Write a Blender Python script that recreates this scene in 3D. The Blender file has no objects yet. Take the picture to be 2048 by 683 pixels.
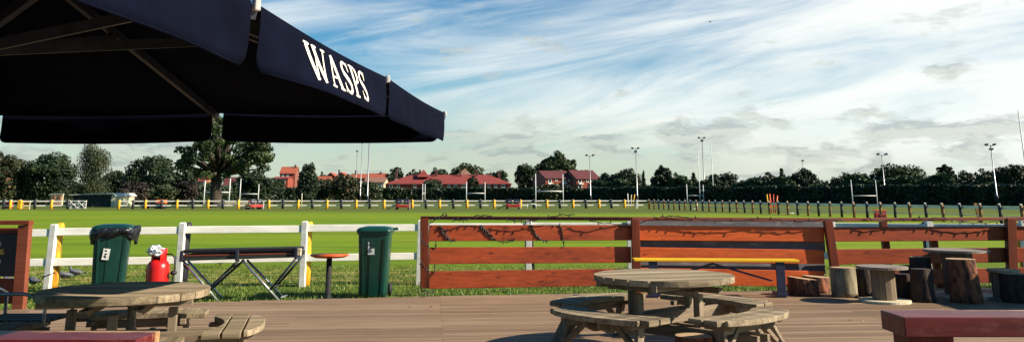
import bpy, math, random
import numpy as np
from mathutils import Vector, Matrix
random.seed(7); NR = np.random.default_rng(7)
R = math.radians
scn = bpy.context.scene
COL = scn.collection

# ------------------------------------------------------------ camera model
F = 1700.0; TH = math.atan(391/1700); CT, ST = math.cos(TH), math.sin(TH); H = 1.48
FZ = -0.12                                   # field level, deck is z = 0
def ray(x, y):
    u = (x-1024)/F; v = -y/F
    return (u, CT - v*ST, ST + v*CT)
def P(x, y, z=0.0):                          # point on the level z
    r = ray(x, y); t = (z-H)/r[2]; return Vector((r[0]*t, r[1]*t, z))
def Q(x, y, Y):                              # point at distance Y
    r = ray(x, y); t = Y/r[1]; return Vector((r[0]*t, Y, H+r[2]*t))

# ------------------------------------------------------------ materials
def newmat(name):
    m = bpy.data.materials.new(name); m.use_nodes = True
    nt = m.node_tree; b = nt.nodes['Principled BSDF']
    return m, nt, b
def mapping(nt, scale, coord='Object', rot=(0,0,0)):
    tc = nt.nodes.new('ShaderNodeTexCoord'); mp = nt.nodes.new('ShaderNodeMapping')
    mp.inputs['Scale'].default_value = scale; mp.inputs['Rotation'].default_value = rot
    nt.links.new(tc.outputs[coord], mp.inputs['Vector']); return mp.outputs['Vector']
def noise(nt, vec, scale=1, detail=4, rough=.6, dist=0):
    n = nt.nodes.new('ShaderNodeTexNoise'); n.inputs['Scale'].default_value = scale
    n.inputs['Detail'].default_value = detail; n.inputs['Roughness'].default_value = rough
    n.inputs['Distortion'].default_value = dist
    if vec is not None: nt.links.new(vec, n.inputs['Vector'])
    return n.outputs['Fac']
def ramp(nt, fac, stops):
    r = nt.nodes.new('ShaderNodeValToRGB'); e = r.color_ramp.elements
    while len(e) < len(stops): e.new(.5)
    for i, (p, c) in enumerate(stops):
        e[i].position = p; e[i].color = (*c, 1) if len(c) == 3 else c
    nt.links.new(fac, r.inputs['Fac']); return r.outputs['Color']
def mixc(nt, fac, a, b, mode='MIX'):
    n = nt.nodes.new('ShaderNodeMix'); n.data_type = 'RGBA'; n.blend_type = mode
    for k, v in ((0, fac), (6, a), (7, b)):
        if hasattr(v, 'links'): nt.links.new(v, n.inputs[k])
        elif isinstance(v, (int, float)): n.inputs[k].default_value = v
        else: n.inputs[k].default_value = (*v, 1)
    return n.outputs[2]
def mth(nt, op, a, b=None, clamp=False):
    n = nt.nodes.new('ShaderNodeMath'); n.operation = op; n.use_clamp = clamp
    for k, v in ((0, a), (1, b)):
        if v is None: continue
        if hasattr(v, 'links'): nt.links.new(v, n.inputs[k])
        else: n.inputs[k].default_value = v
    return n.outputs[0]
def bump(nt, b, h, strength=.4, dist=.01):
    n = nt.nodes.new('ShaderNodeBump'); n.inputs['Strength'].default_value = strength
    n.inputs['Distance'].default_value = dist
    nt.links.new(h, n.inputs['Height']); nt.links.new(n.outputs['Normal'], b.inputs['Normal'])
def simple(name, c1, c2, sc=(5,5,5), rough=.6, detail=5, metal=0, bs=.2, bd=.005, spec=.4, lo=.35, hi=.65, island=0):
    m, nt, b = newmat(name)
    v = mapping(nt, sc); f = noise(nt, v, 1, detail)
    c = ramp(nt, f, [(lo, c1), (hi, c2)])
    if island:
        g = nt.nodes.new('ShaderNodeNewGeometry')
        k = mth(nt, 'ADD', mth(nt, 'MULTIPLY', g.outputs['Random Per Island'], island), 1-island/2)
        vv = nt.nodes.new('ShaderNodeVectorMath'); vv.operation = 'SCALE'
        nt.links.new(c, vv.inputs[0]); nt.links.new(k, vv.inputs['Scale']); c = vv.outputs[0]
    nt.links.new(c, b.inputs['Base Color'])
    b.inputs['Roughness'].default_value = rough; b.inputs['Metallic'].default_value = metal
    b.inputs['Specular IOR Level'].default_value = spec
    if bs: bump(nt, b, f, bs, bd)
    return m
def wood(name, dark, light, axis=0, fine=60, along=2.0, rough=.75, bs=.5, knots=None, island=.35, spec=.25, wear=None, bare=False):
    m, nt, b = newmat(name)
    sc = [fine]*3; sc[axis] = along
    v = mapping(nt, sc); f1 = noise(nt, v, 1, 5, .65, .4)
    sc2 = [fine*.15]*3; sc2[axis] = along*.5
    f2 = noise(nt, mapping(nt, sc2), 1, 3, .5)
    f = mth(nt, 'ADD', mth(nt, 'MULTIPLY', f1, .6), mth(nt, 'MULTIPLY', f2, .4))
    c = ramp(nt, f, [(.34, dark), (.5, tuple((a+q)/2 for a, q in zip(dark, light))), (.64, light)])
    if knots:
        w = nt.nodes.new('ShaderNodeTexVoronoi'); w.inputs['Scale'].default_value = 1
        ks = [7]*3; ks[axis] = 2.6
        nt.links.new(mapping(nt, ks), w.inputs['Vector'])
        kf = ramp(nt, w.outputs['Distance'], [(.05, (1,1,1)), (.17, (0,0,0))])
        c = mixc(nt, kf, c, knots)
    if wear:
        wf = ramp(nt, noise(nt, mapping(nt, (3,9,9)), 1, 7, .75), [(.52, (0,0,0)), (.62, (1,1,1))])
        c = mixc(nt, mth(nt, 'MULTIPLY', wf, .6), c, wear)
    if bare:
        tcb = nt.nodes.new('ShaderNodeTexCoord'); sb_ = nt.nodes.new('ShaderNodeSeparateXYZ'); nt.links.new(tcb.outputs['Object'], sb_.inputs[0])
        nb_ = noise(nt, mapping(nt, (2.5,9,9)), 1, 7, .75)
        yy_ = mth(nt, 'ADD', sb_.outputs['Y'], mth(nt, 'MULTIPLY', mth(nt, 'SUBTRACT', nb_, .5), .35))
        yy_ = mth(nt, 'ADD', yy_, mth(nt, 'MULTIPLY', sb_.outputs['X'], .05))
        c = mixc(nt, ramp(nt, yy_, [(.17,(0,0,0)),(.215,(.85,.85,.85))]), c, (.42,.27,.13))
    if island:
        g = nt.nodes.new('ShaderNodeNewGeometry')
        k = mth(nt, 'ADD', mth(nt, 'MULTIPLY', g.outputs['Random Per Island'], island), 1-island/2)
        vv = nt.nodes.new('ShaderNodeVectorMath'); vv.operation = 'SCALE'
        nt.links.new(c, vv.inputs[0]); nt.links.new(k, vv.inputs['Scale']); c = vv.outputs[0]
    nt.links.new(c, b.inputs['Base Color']); b.inputs['Roughness'].default_value = rough
    b.inputs['Specular IOR Level'].default_value = spec
    if knots:
        st_ = [1.6]*3; st_[axis] = .5
        sf = ramp(nt, noise(nt, mapping(nt, (2.2,2.2,9)), 1, 6, .7), [(.56,(1,1,1)),(.70,(.42,.42,.44))])
        c2_ = mixc(nt, 1.0, c, sf, 'MULTIPLY'); nt.links.new(c2_, b.inputs['Base Color'])
    bump(nt, b, f1, bs, .003)
    return m
def leafmat(name, dark, light, tint=None, rnd=.8):
    m, nt, b = newmat(name)
    f = noise(nt, mapping(nt, (.35,.35,.35)), 1, 3, .6)
    c = ramp(nt, f, [(.35, dark), (.65, light)])
    g = nt.nodes.new('ShaderNodeNewGeometry'); r = g.outputs['Random Per Island']
    if tint:
        t = ramp(nt, r, [(.78, (0,0,0)), (.86, (1,1,1))])
        t2 = ramp(nt, noise(nt, mapping(nt, (.5,.5,.5)), 2, 3), [(.5,(0,0,0)),(.6,(1,1,1))])
        c = mixc(nt, mth(nt, 'MULTIPLY', t, t2), c, tint)
    k = mth(nt, 'ADD', mth(nt, 'MULTIPLY', r, rnd), 1-rnd/2)
    vv = nt.nodes.new('ShaderNodeVectorMath'); vv.operation = 'SCALE'
    nt.links.new(c, vv.inputs[0]); nt.links.new(k, vv.inputs['Scale'])
    nt.links.new(vv.outputs[0], b.inputs['Base Color'])
    b.inputs['Roughness'].default_value = .55; b.inputs['Specular IOR Level'].default_value = .25
    return m
def brick(name, c1, c2, mortar, sc=4.0):
    m, nt, b = newmat(name)
    t = nt.nodes.new('ShaderNodeTexBrick'); t.inputs['Scale'].default_value = sc
    t.inputs['Color1'].default_value = (*c1,1); t.inputs['Color2'].default_value = (*c2,1)
    t.inputs['Mortar'].default_value = (*mortar,1); t.inputs['Mortar Size'].default_value = .01
    nt.links.new(mapping(nt, (1,1,1), 'Object', (R(90),0,0)), t.inputs['Vector'])
    f = noise(nt, mapping(nt, (.8,.8,.8)), 1, 5, .7)
    c = mixc(nt, ramp(nt, f, [(.3,(0,0,0)),(.7,(.5,.5,.5))]), t.outputs['Color'], tuple(x*.55 for x in c1))
    nt.links.new(c, b.inputs['Base Color']); b.inputs['Roughness'].default_value = .85
    return m
def tiles(name, c1, c2):
    m, nt, b = newmat(name)
    v = mapping(nt, (1,1,1)); f = noise(nt, v, .9, 6, .7)
    w = nt.nodes.new('ShaderNodeTexWave'); w.bands_direction = 'Z'; w.inputs['Scale'].default_value = 2.2
    w.inputs['Distortion'].default_value = .6; nt.links.new(v, w.inputs['Vector'])
    c = ramp(nt, mth(nt, 'ADD', mth(nt, 'MULTIPLY', f, .8), mth(nt, 'MULTIPLY', w.outputs['Fac'], .2)), [(.3, c1), (.68, c2)])
    nt.links.new(c, b.inputs['Base Color']); b.inputs['Roughness'].default_value = .8
    return m
M = {}
M['deck'] = None
M['table'] = wood('weathered_table_wood', (.085,.066,.045), (.36,.29,.195), 0, 45, 1.6, .9, .6, spec=.08, island=.5)
M['tabley'] = wood('weathered_frame_wood', (.085,.065,.05), (.30,.235,.16), 0, 45, 1.6, .8, .5)
M['tablez'] = wood('weathered_leg_wood', (.085,.065,.05), (.30,.235,.16), 2, 45, 1.6, .8, .5)
M['board'] = wood('stained_fence_board', (.17,.026,.008), (.37,.062,.014), 0, 30, .9, .5, .3, knots=(.10,.014,.006), island=.3, spec=.35)
M['boardo'] = wood('orange_stained_board', (.32,.050,.009), (.64,.112,.018), 0, 30, .9, .5, .3, knots=(.15,.02,.007), island=.25, spec=.35)
M['post'] = wood('stained_fence_post', (.10,.022,.010), (.26,.052,.022), 2, 35, 1.1, .55, .3)
M['rail'] = wood('stained_cap_rail', (.13,.034,.018), (.26,.07,.036), 0, 35, 1.0, .6, .3)
M['mahog'] = wood('dark_red_bench_wood', (.05,.005,.008), (.135,.014,.015), 0, 28, 1.1, .42, .4, island=.1, spec=.35, wear=(.15,.045,.035), bare=True)
M['mahogz'] = wood('dark_red_leg_wood', (.07,.009,.008), (.17,.022,.017), 2, 28, 1.1, .5, .4, island=.1)
M['white'] = simple('white_paint', (.66,.64,.58), (.84,.82,.76), (2,2,9), .5, 6, bs=.15, spec=.35)
M['whitem'] = simple('white_metal', (.52,.53,.53), (.64,.65,.64), (.5,.5,1), .4, 3, bs=0)
M['galv'] = simple('galvanised_steel', (.30,.31,.33), (.46,.47,.49), (20,20,20), .35, 4, .7, bs=.05)
M['grey'] = wood('grey_painted_board', (.10,.10,.125), (.17,.17,.20), 0, 14, .8, .7, .2, wear=(.30,.30,.32))
M['yellow'] = simple('yellow_foam', (.62,.28,.012), (.84,.46,.02), (6,6,4), .65, 6, bs=.4, bd=.02)
M['amber'] = simple('weathered_yellow_foam', (.30,.09,.008), (.80,.40,.02), (9,9,5), .7, 6, bs=.5, bd=.02)
M['benchy'] = wood('yellow_bench_paint', (.72,.43,.012), (.86,.58,.03), 0, 20, 1, .35, .1, island=0, spec=.5)
M['black'] = simple('black_foam', (.008,.009,.014), (.020,.022,.032), (7,7,4), .6, 5, bs=.3, bd=.01)
M['brownpad'] = simple('brown_post_wood', (.09,.045,.018), (.30,.14,.05), (8,8,3), .8, 5)
M['navy'] = simple('navy_canvas', (.0016,.0024,.0080), (.0028,.0040,.0125), (3,3,3), .9, 6, bs=.25, bd=.02, spec=.04)
M['alu'] = simple('dark_anodised_frame', (.022,.025,.042), (.036,.040,.062), (8,8,8), .45, 3, .3, bs=0)
M['clip'] = simple('white_plastic_clip', (.30,.29,.29), (.40,.39,.38), (20,20,20), .5, 3, bs=0)
M['print'] = simple('cream_print', (.80,.74,.62), (.86,.80,.68), (10,10,10), .7, 3, bs=0)
M['binb'] = simple('dark_green_bin_plastic', (.002,.024,.020), (.004,.040,.032), (4,4,2), .38, 5, bs=.08, spec=.5)
M['binl'] = simple('green_bin_plastic', (.003,.034,.024), (.005,.050,.036), (4,4,2), .35, 5, bs=.08, spec=.5)
M['bag'] = simple('black_bin_liner', (.006,.006,.010), (.016,.016,.022), (9,9,9), .22, 6, bs=.8, bd=.03, spec=.6)
M['sticker'] = simple('white_sticker', (.45,.46,.46), (.62,.63,.62), (30,30,30), .5, 4, bs=0)
M['ink'] = simple('black_ink', (.01,.01,.012), (.02,.02,.022), (9,9,9), .6, 2, bs=0)
M['gas'] = simple('red_painted_steel', (.50,.008,.008), (.66,.014,.012), (5,5,5), .3, 5, bs=.05, spec=.5)
M['clear'] = simple('white_crumpled_bag', (.34,.38,.42), (.72,.76,.78), (22,22,22), .3, 5, bs=.7, bd=.02)
M['rubber'] = simple('black_rubber', (.010,.010,.012), (.022,.022,.025), (12,12,12), .6, 3, bs=.1)
M['bark'] = simple('red_brown_bark', (.022,.010,.008), (.24,.085,.042), (12,12,6), .9, 8, bs=1.0, bd=.04, lo=.38, hi=.62)
M['barkg'] = simple('grey_bark', (.10,.085,.055), (.30,.255,.17), (8,8,3), .9, 8, bs=.7, bd=.02)
M['barkd'] = simple('dark_bark', (.012,.009,.009), (.055,.034,.026), (12,12,4), .9, 8, bs=1.0, bd=.04)
M['cut'] = simple('sawn_log_end', (.24,.15,.085), (.48,.34,.20), (14,14,14), .85, 6, bs=.3)
M['ply'] = simple('pale_reel_board', (.40,.34,.22), (.66,.60,.42), (4,30,8), .8, 5, bs=.3)
M['reeltop'] = simple('grey_reel_board', (.13,.105,.09), (.27,.225,.19), (3,26,8), .85, 5, bs=.4)
M['reeld'] = simple('reel_drum_staves', (.10,.07,.045), (.22,.165,.11), (26,26,1.5), .85, 4, bs=.4)
M['trunk'] = simple('tree_bark', (.016,.012,.010), (.060,.045,.032), (2,2,.6), .9, 6, bs=.6, bd=.05)
M['leafd'] = leafmat('dark_leaves', (.007,.016,.009), (.028,.050,.018))
M['leafm'] = leafmat('mid_leaves', (.012,.026,.009), (.048,.074,.020))
M['leafo'] = leafmat('olive_leaves', (.014,.024,.011), (.058,.072,.030))
M['leafr'] = leafmat('turning_leaves', (.012,.021,.010), (.042,.052,.020), tint=(.13,.055,.024))
M['leafp'] = leafmat('purple_leaves', (.014,.014,.012), (.050,.038,.028))
M['leafh'] = leafmat('hedge_leaves', (.005,.013,.006), (.018,.036,.012), rnd=.7)
M['redbrick'] = brick('red_brick', (.30,.055,.028), (.24,.040,.022), (.20,.12,.09))
M['brownbrick'] = brick('brown_brick', (.28,.12,.055), (.22,.09,.045), (.25,.17,.11))
M['darkbrick'] = brick('purple_brick', (.15,.055,.045), (.12,.045,.038), (.14,.09,.08))
M['roofr'] = tiles('red_roof_tiles', (.165,.026,.022), (.25,.042,.034))
M['roofo'] = tiles('orange_roof_tiles', (.24,.055,.028), (.36,.09,.042))
M['roofp'] = tiles('plum_roof_tiles', (.080,.017,.018), (.125,.027,.027))
M['roofb'] = tiles('brown_roof_tiles', (.15,.075,.05), (.26,.14,.09))
M['render'] = simple('cream_render', (.48,.43,.26), (.66,.60,.38), (1,1,1), .85, 5)
M['metalroof'] = simple('pale_sheet_roof', (.42,.44,.42), (.58,.60,.56), (.5,3,1), .6, 4)
M['shade'] = simple('dark_cladding_and_shade', (.018,.022,.02), (.035,.042,.036), (1,1,5), .8, 4)  # dark wood tone, also painted as the shade inside the open shed
M['glass'] = simple('window_glass', (.02,.024,.03), (.05,.055,.065), (1,1,1), .15, 2, bs=0, spec=.6)
M['pinkp'] = simple('faded_pink_poster', (.38,.20,.13), (.58,.34,.22), (3,3,3), .7, 5)
M['redpaint'] = simple('red_machine_paint', (.34,.012,.02), (.52,.028,.03), (5,5,5), .45, 4)
M['bluepad'] = simple('navy_vinyl_pad', (.010,.012,.035), (.022,.026,.065), (5,5,5), .45, 3)
M['orange'] = simple('orange_plastic', (.72,.10,.012), (.85,.16,.02), (5,5,5), .5, 3)
M['pigeon'] = simple('pigeon_feathers', (.045,.05,.062), (.17,.18,.21), (30,30,30), .7, 4)
M['cable'] = simple('black_cable', (.006,.006,.008), (.014,.014,.017), (9,9,9), .5, 2, bs=0)
M['signp'] = simple('black_sign_panel', (.010,.008,.012), (.020,.014,.020), (4,4,4), .5, 4, bs=0)
M['gold'] = simple('gold_lettering', (.60,.40,.08), (.70,.48,.12), (9,9,9), .6, 2, bs=0)

# ------------------------------------------------------------ mesh builder
class MB:
    def __init__(s): s.v = []; s.f = []; s.sm = []
    def add(s, vs, fs, smooth=False):
        o = len(s.v); s.v += [tuple(v) for v in vs]
        for f in fs: s.f.append(tuple(i+o for i in f)); s.sm.append(smooth)
        return s
    def box(s, c, d, rot=None):
        x, y, z = (q/2 for q in d); c = Vector(c)
        vs = [Vector((a*x, b*y, e*z)) for a in (-1,1) for b in (-1,1) for e in (-1,1)]
        if rot is not None: vs = [rot @ v for v in vs]
        return s.add([v+c for v in vs], [(0,1,3,2),(4,6,7,5),(0,4,5,1),(2,3,7,6),(0,2,6,4),(1,5,7,3)])
    def bar(s, a, b, w, h, up=(0,0,1), w2=None, h2=None):
        a, b = Vector(a), Vector(b); d = (b-a).normalized(); up = Vector(up)
        if abs(d.dot(up)) > .98: up = Vector((0,1,0))
        r = d.cross(up).normalized(); u = r.cross(d).normalized()
        w2 = w if w2 is None else w2; h2 = h if h2 is None else h2; vs = []
        for p, ww, hh in ((a, w, h), (b, w2, h2)):
            for sx, sz in ((-1,-1),(1,-1),(1,1),(-1,1)): vs.append(p + r*sx*ww/2 + u*sz*hh/2)
        return s.add(vs, [(3,2,1,0),(4,5,6,7),(0,1,5,4),(1,2,6,5),(2,3,7,6),(3,0,4,7)])
    def tube(s, pts, rad, n=8, cap=True, smooth=True):
        pts = [Vector(p) for p in pts]; rad = rad if isinstance(rad, (list, tuple)) else [rad]*len(pts)
        vs = []; L = len(pts); prev = None
        for i, p in enumerate(pts):
            d = (pts[min(i+1, L-1)] - pts[max(i-1, 0)]).normalized()
            if prev is None:
                a = Vector((0,0,1)) if abs(d.z) < .9 else Vector((1,0,0)); r = d.cross(a).normalized()
            else: r = (prev - d*prev.dot(d)).normalized()
            prev = r; u = d.cross(r)
            for k in range(n):
                t = 2*math.pi*k/n; vs.append(p + (r*math.cos(t)+u*math.sin(t))*rad[i])
        fs = [(i*n+k, i*n+(k+1)%n, (i+1)*n+(k+1)%n, (i+1)*n+k) for i in range(L-1) for k in range(n)]
        s.add(vs, fs, smooth)
        if cap:
            o = len(s.v)-len(vs)
            s.f.append(tuple(o+k for k in reversed(range(n)))); s.sm.append(False)
            s.f.append(tuple(o+(L-1)*n+k for k in range(n))); s.sm.append(False)
        return s
    def lathe(s, prof, n=24, c=(0,0,0), smooth=True, sx=1, sy=1):
        vs = [(c[0]+r*math.cos(2*math.pi*k/n)*sx, c[1]+r*math.sin(2*math.pi*k/n)*sy, c[2]+z) for r, z in prof for k in range(n)]
        L = len(prof)
        fs = [(i*n+k, i*n+(k+1)%n, (i+1)*n+(k+1)%n, (i+1)*n+k) for i in range(L-1) for k in range(n)]
        s.add(vs, fs, smooth); o = len(s.v)-len(vs)
        if prof[0][0] > 1e-4: s.f.append(tuple(o+k for k in reversed(range(n)))); s.sm.append(False)
        if prof[-1][0] > 1e-4: s.f.append(tuple(o+(L-1)*n+k for k in range(n))); s.sm.append(False)
        return s
    def prism(s, poly, z0, z1):
        n = len(poly); vs = [(p[0],p[1],z0) for p in poly]+[(p[0],p[1],z1) for p in poly]
        return s.add(vs, [tuple(reversed(range(n))), tuple(range(n,2*n))]+[(i,(i+1)%n,n+(i+1)%n,n+i) for i in range(n)])
    def xprism(s, poly, y0, y1):     # polygon in x,z extruded along y
        n = len(poly); vs = [(p[0],y0,p[1]) for p in poly]+[(p[0],y1,p[1]) for p in poly]
        return s.add(vs, [tuple(range(n)), tuple(reversed(range(n,2*n)))]+[(i,n+i,n+(i+1)%n,(i+1)%n) for i in range(n)])
    def xf(s, fn):
        s.v = [tuple(fn(Vector(v))) for v in s.v]; return s
    def build(s, name, mat, parent=None, bevel=0, label=None):
        me = bpy.data.meshes.new(name); me.from_pydata(s.v, [], s.f); me.update()
        me.polygons.foreach_set('use_smooth', s.sm); me.materials.append(mat)
        o = bpy.data.objects.new(name, me); COL.objects.link(o)
        if parent is not None: o.parent = parent
        if bevel:
            b = o.modifiers.new('bevel', 'BEVEL'); b.width = bevel; b.segments = 2; b.limit_method = 'ANGLE'
        if label: o['label'] = label
        return o
def tag(o, label, cat, group=None):
    o['label'] = label; o['category'] = cat
    if group: o['group'] = group
    return o
def thing(name, label, cat, loc=(0,0,0), rz=0, group=None):
    o = bpy.data.objects.new(name, None); COL.objects.link(o); o.empty_display_size = .2
    o.location = loc; o.rotation_euler = (0,0,rz); return tag(o, label, cat, group)
def struct(o): o['kind'] = 'structure'; return o
KIDS = {}
def dup(root, loc, rz, label, scale=None, group=None):
    r = root.copy(); COL.objects.link(r); r.location = loc; r.rotation_euler = (0,0,rz); r['label'] = label
    if scale: r.scale = scale
    if group: r['group'] = group
    for ch in [o for o in bpy.data.objects if o.parent == root]:
        c = ch.copy(); COL.objects.link(c); c.parent = r
        for g in [o for o in bpy.data.objects if o.parent == ch]:
            d = g.copy(); COL.objects.link(d); d.parent = c
    return r

# ------------------------------------------------------------ world + sun
SUN_AZ = 12   # degrees towards the camera from straight right
SUN_EL = 31
w = bpy.data.worlds.new('World'); scn.world = w; w.use_nodes = True
nt = w.node_tree; bg = nt.nodes['Background']
sky = nt.nodes.new('ShaderNodeTexSky'); sky.sky_type = 'NISHITA'; sky.sun_disc = False
sky.sun_elevation = R(SUN_EL); sky.sun_rotation = R(90+SUN_AZ); sky.altitude = 20
sky.air_density = 1.0; sky.dust_density = .6; sky.ozone_density = 2.5
tc = nt.nodes.new('ShaderNodeTexCoord'); sep = nt.nodes.new('ShaderNodeSeparateXYZ')
nt.links.new(tc.outputs['Generated'], sep.inputs[0])
X, Y_, Z = sep.outputs
az = mth(nt, 'ARCTAN2', X, Y_); el = mth(nt, 'ARCSINE', Z)
def vec(a, b, c=0.0):
    n = nt.nodes.new('ShaderNodeCombineXYZ')
    for i, q in enumerate((a, b, c)):
        if hasattr(q, 'links'): nt.links.new(q, n.inputs[i])
        else: n.inputs[i].default_value = q
    return n.outputs[0]
def lin(a, ka, b, kb, c=0.0): return mth(nt, 'ADD', mth(nt, 'ADD', mth(nt, 'MULTIPLY', a, ka), mth(nt, 'MULTIPLY', b, kb)), c)
def smooth(v, a, b_):
    n = nt.nodes.new('ShaderNodeMapRange'); n.interpolation_type = 'SMOOTHSTEP'
    nt.links.new(v, n.inputs[0]); n.inputs[1].default_value = a; n.inputs[2].default_value = b_
    return n.outputs[0]
hs = nt.nodes.new('ShaderNodeHueSaturation'); hs.inputs['Saturation'].default_value = 1.35; hs.inputs['Value'].default_value = 1.15
nt.links.new(sky.outputs[0], hs.inputs['Color'])
base = mixc(nt, 1.0, hs.outputs[0], (.70, 1.04, 1.06), 'MULTIPLY')
# cirrus: long streaks climbing to the right
along = lin(az, 1.0, el, .22); across = lin(el, 1.0, az, -.17)
s1 = noise(nt, vec(mth(nt,'MULTIPLY',along,2.6), mth(nt,'MULTIPLY',across,17)), 1, 7, .62, .6)
s2 = noise(nt, vec(mth(nt,'MULTIPLY',along,1.2), mth(nt,'MULTIPLY',across,4.5), 3.1), 1, 4, .5, .4)
cov = smooth(lin(az, 1.0, el, -1.3), -.50, .28)
den = mth(nt, 'ADD', mth(nt,'ADD', mth(nt,'MULTIPLY', s1, 1.15), mth(nt,'MULTIPLY', s2, 1.05)), mth(nt,'MULTIPLY', cov, .46))
cir = smooth(den, 1.02, 1.66)
low = smooth(el, .125, .03)                                     # milky band above the horizon
cir = mth(nt, 'MAXIMUM', cir, mth(nt, 'MULTIPLY', low, .72))
front = smooth(Y_, .25, .65); hi = smooth(el, .85, .30)
cir = mth(nt, 'MULTIPLY', mth(nt, 'MULTIPLY', cir, front), hi)
ccol = mixc(nt, smooth(lin(az, .12, el, 1.0), .025, .135), (6.9, 7.3, 6.0), (9.9, 10.3, 10.0))
c1 = mixc(nt, cir, base, ccol)
# small grey cumulus low down
p1 = noise(nt, vec(mth(nt,'MULTIPLY',az,17), mth(nt,'MULTIPLY',el,52), 1.7), 1, 6, .55, .2)
band = mth(nt, 'MULTIPLY', smooth(el, .0, .03), smooth(el, .125, .055))
pu = smooth(mth(nt,'ADD', p1, mth(nt,'MULTIPLY', band, .15)), .595, .72)
pu = mth(nt, 'MULTIPLY', mth(nt,'MULTIPLY', pu, front), smooth(el, .30, .14))
top = noise(nt, vec(mth(nt,'MULTIPLY',az,17), mth(nt,'MULTIPLY',mth(nt,'SUBTRACT',el,.005),52), 1.7), 1, 6, .55, .2)
shd = smooth(mth(nt,'SUBTRACT', top, p1), -.05, .05)
pc = mixc(nt, shd, (6.2,6.7,6.0), (3.9,4.4,4.4))
c2 = mixc(nt, mth(nt,'MULTIPLY', pu, .66), c1, pc)
nt.links.new(c2, bg.inputs['Color']); bg.inputs['Strength'].default_value = .05

sd = bpy.data.lights.new('sun', 'SUN'); sd.energy = 5.0; sd.angle = R(.53); sd.color = (1.0, .87, .68)
so = bpy.data.objects.new('sun', sd); COL.objects.link(so)
tosun = Vector((math.cos(R(SUN_EL))*math.cos(R(SUN_AZ)), -math.cos(R(SUN_EL))*math.sin(R(SUN_AZ)), math.sin(R(SUN_EL))))
so.rotation_euler = tosun.to_track_quat('Z', 'Y').to_euler(); so.location = (20, -10, 20)

# ------------------------------------------------------------ camera
cd = bpy.data.cameras.new('camera'); cam = bpy.data.objects.new('camera', cd); COL.objects.link(cam)
cd.sensor_width = 36; cd.lens = 36*F/2048; cd.shift_y = -341.5/2048
cam.location = (0,0,H); cam.rotation_euler = (R(90)+TH, 0, 0); cd.clip_end = 3000; cd.clip_start = .05
scn.camera = cam
scn.view_settings.view_transform = 'Standard'; scn.view_settings.look = 'None'
scn.view_settings.exposure = 1.0; scn.view_settings.gamma = 1
scn.render.resolution_x = 1024; scn.render.resolution_y = 341

# ------------------------------------------------------------ ground
m, nt, b = newmat('mown_grass')
tcn = nt.nodes.new('ShaderNodeTexCoord'); sp = nt.nodes.new('ShaderNodeSeparateXYZ'); nt.links.new(tcn.outputs['Object'], sp.inputs[0])
fine = noise(nt, mapping(nt, (9,9,9)), 1, 8, .75)
med = noise(nt, mapping(nt, (.35,1.1,1)), 1, 6, .65)
big = noise(nt, mapping(nt, (.02,.10,1)), 1, 4, .6)
c = ramp(nt, mth(nt,'ADD', mth(nt,'MULTIPLY',fine,.45), mth(nt,'MULTIPLY',med,.55)), [(.30,(.075,.140,.006)), (.52,(.130,.220,.007)), (.72,(.190,.265,.011))])
c = mixc(nt, ramp(nt, big, [(.36,(0,0,0)),(.62,(.8,.8,.8))]), c, (.185,.235,.012))
st = noise(nt, mapping(nt, (.06,.55,1)), 1, 6, .7, .3)
c = mixc(nt, ramp(nt, st, [(.50,(0,0,0)),(.68,(.8,.8,.8))]), c, (.070,.125,.008))
wp = noise(nt, mapping(nt, (.16,.5,1), 'Object', (0,0,.3)), 1, 7, .7)
c = mixc(nt, ramp(nt, wp, [(.60,(0,0,0)),(.74,(.85,.85,.85))]), c, (.26,.25,.045))
# rough margin by the near fence with straw coloured thatch
near = nt.nodes.new('ShaderNodeMapRange'); nt.links.new(sp.outputs['Y'], near.inputs[0])
near.inputs[1].default_value = 23; near.inputs[2].default_value = 18.5
rough = ramp(nt, noise(nt, mapping(nt,(2.2,5,1)), 1, 8, .75), [(.36,(.030,.062,.008)), (.62,(.095,.145,.014))])
c = mixc(nt, near.outputs[0], c, rough)
sb = nt.nodes.new('ShaderNodeMapRange'); sb.interpolation_type = 'SMOOTHSTEP'; nt.links.new(sp.outputs['Y'], sb.inputs[0]); sb.inputs[1].default_value = 15.8; sb.inputs[2].default_value = 17.4
sb2 = nt.nodes.new('ShaderNodeMapRange'); sb2.interpolation_type = 'SMOOTHSTEP'; nt.links.new(sp.outputs['Y'], sb2.inputs[0]); sb2.inputs[1].default_value = 21.5; sb2.inputs[2].default_value = 18.5
straw = ramp(nt, noise(nt, mapping(nt,(1.3,2.6,1)), 1, 8, .75), [(.49,(0,0,0)),(.60,(.9,.9,.9))])
c = mixc(nt, mth(nt,'MULTIPLY', mth(nt,'MULTIPLY', sb.outputs[0], sb2.outputs[0]), straw), c, (.36,.27,.085))
# far side: duller unmown grass
fr = nt.nodes.new('ShaderNodeMapRange'); nt.links.new(mth(nt,'ADD',sp.outputs['Y'], mth(nt,'MULTIPLY', sp.outputs['X'], .25)), fr.inputs[0]); fr.inputs[1].default_value = 78; fr.inputs[2].default_value = 92
c = mixc(nt, fr.outputs[0], c, ramp(nt, noise(nt, mapping(nt,(.05,.4,1)), 1, 5, .6), [(.4,(.060,.088,.016)),(.6,(.115,.135,.026))]))
nt.links.new(c, b.inputs['Base Color']); b.inputs['Roughness'].default_value = .9; b.inputs['Specular IOR Level'].default_value = .1
bump(nt, b, fine, .5, .04)
struct(MB().add([(-900,-60,FZ),(900,-60,FZ),(900,1400,FZ),(-900,1400,FZ)], [(0,1,2,3)]).build('field', m))

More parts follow.
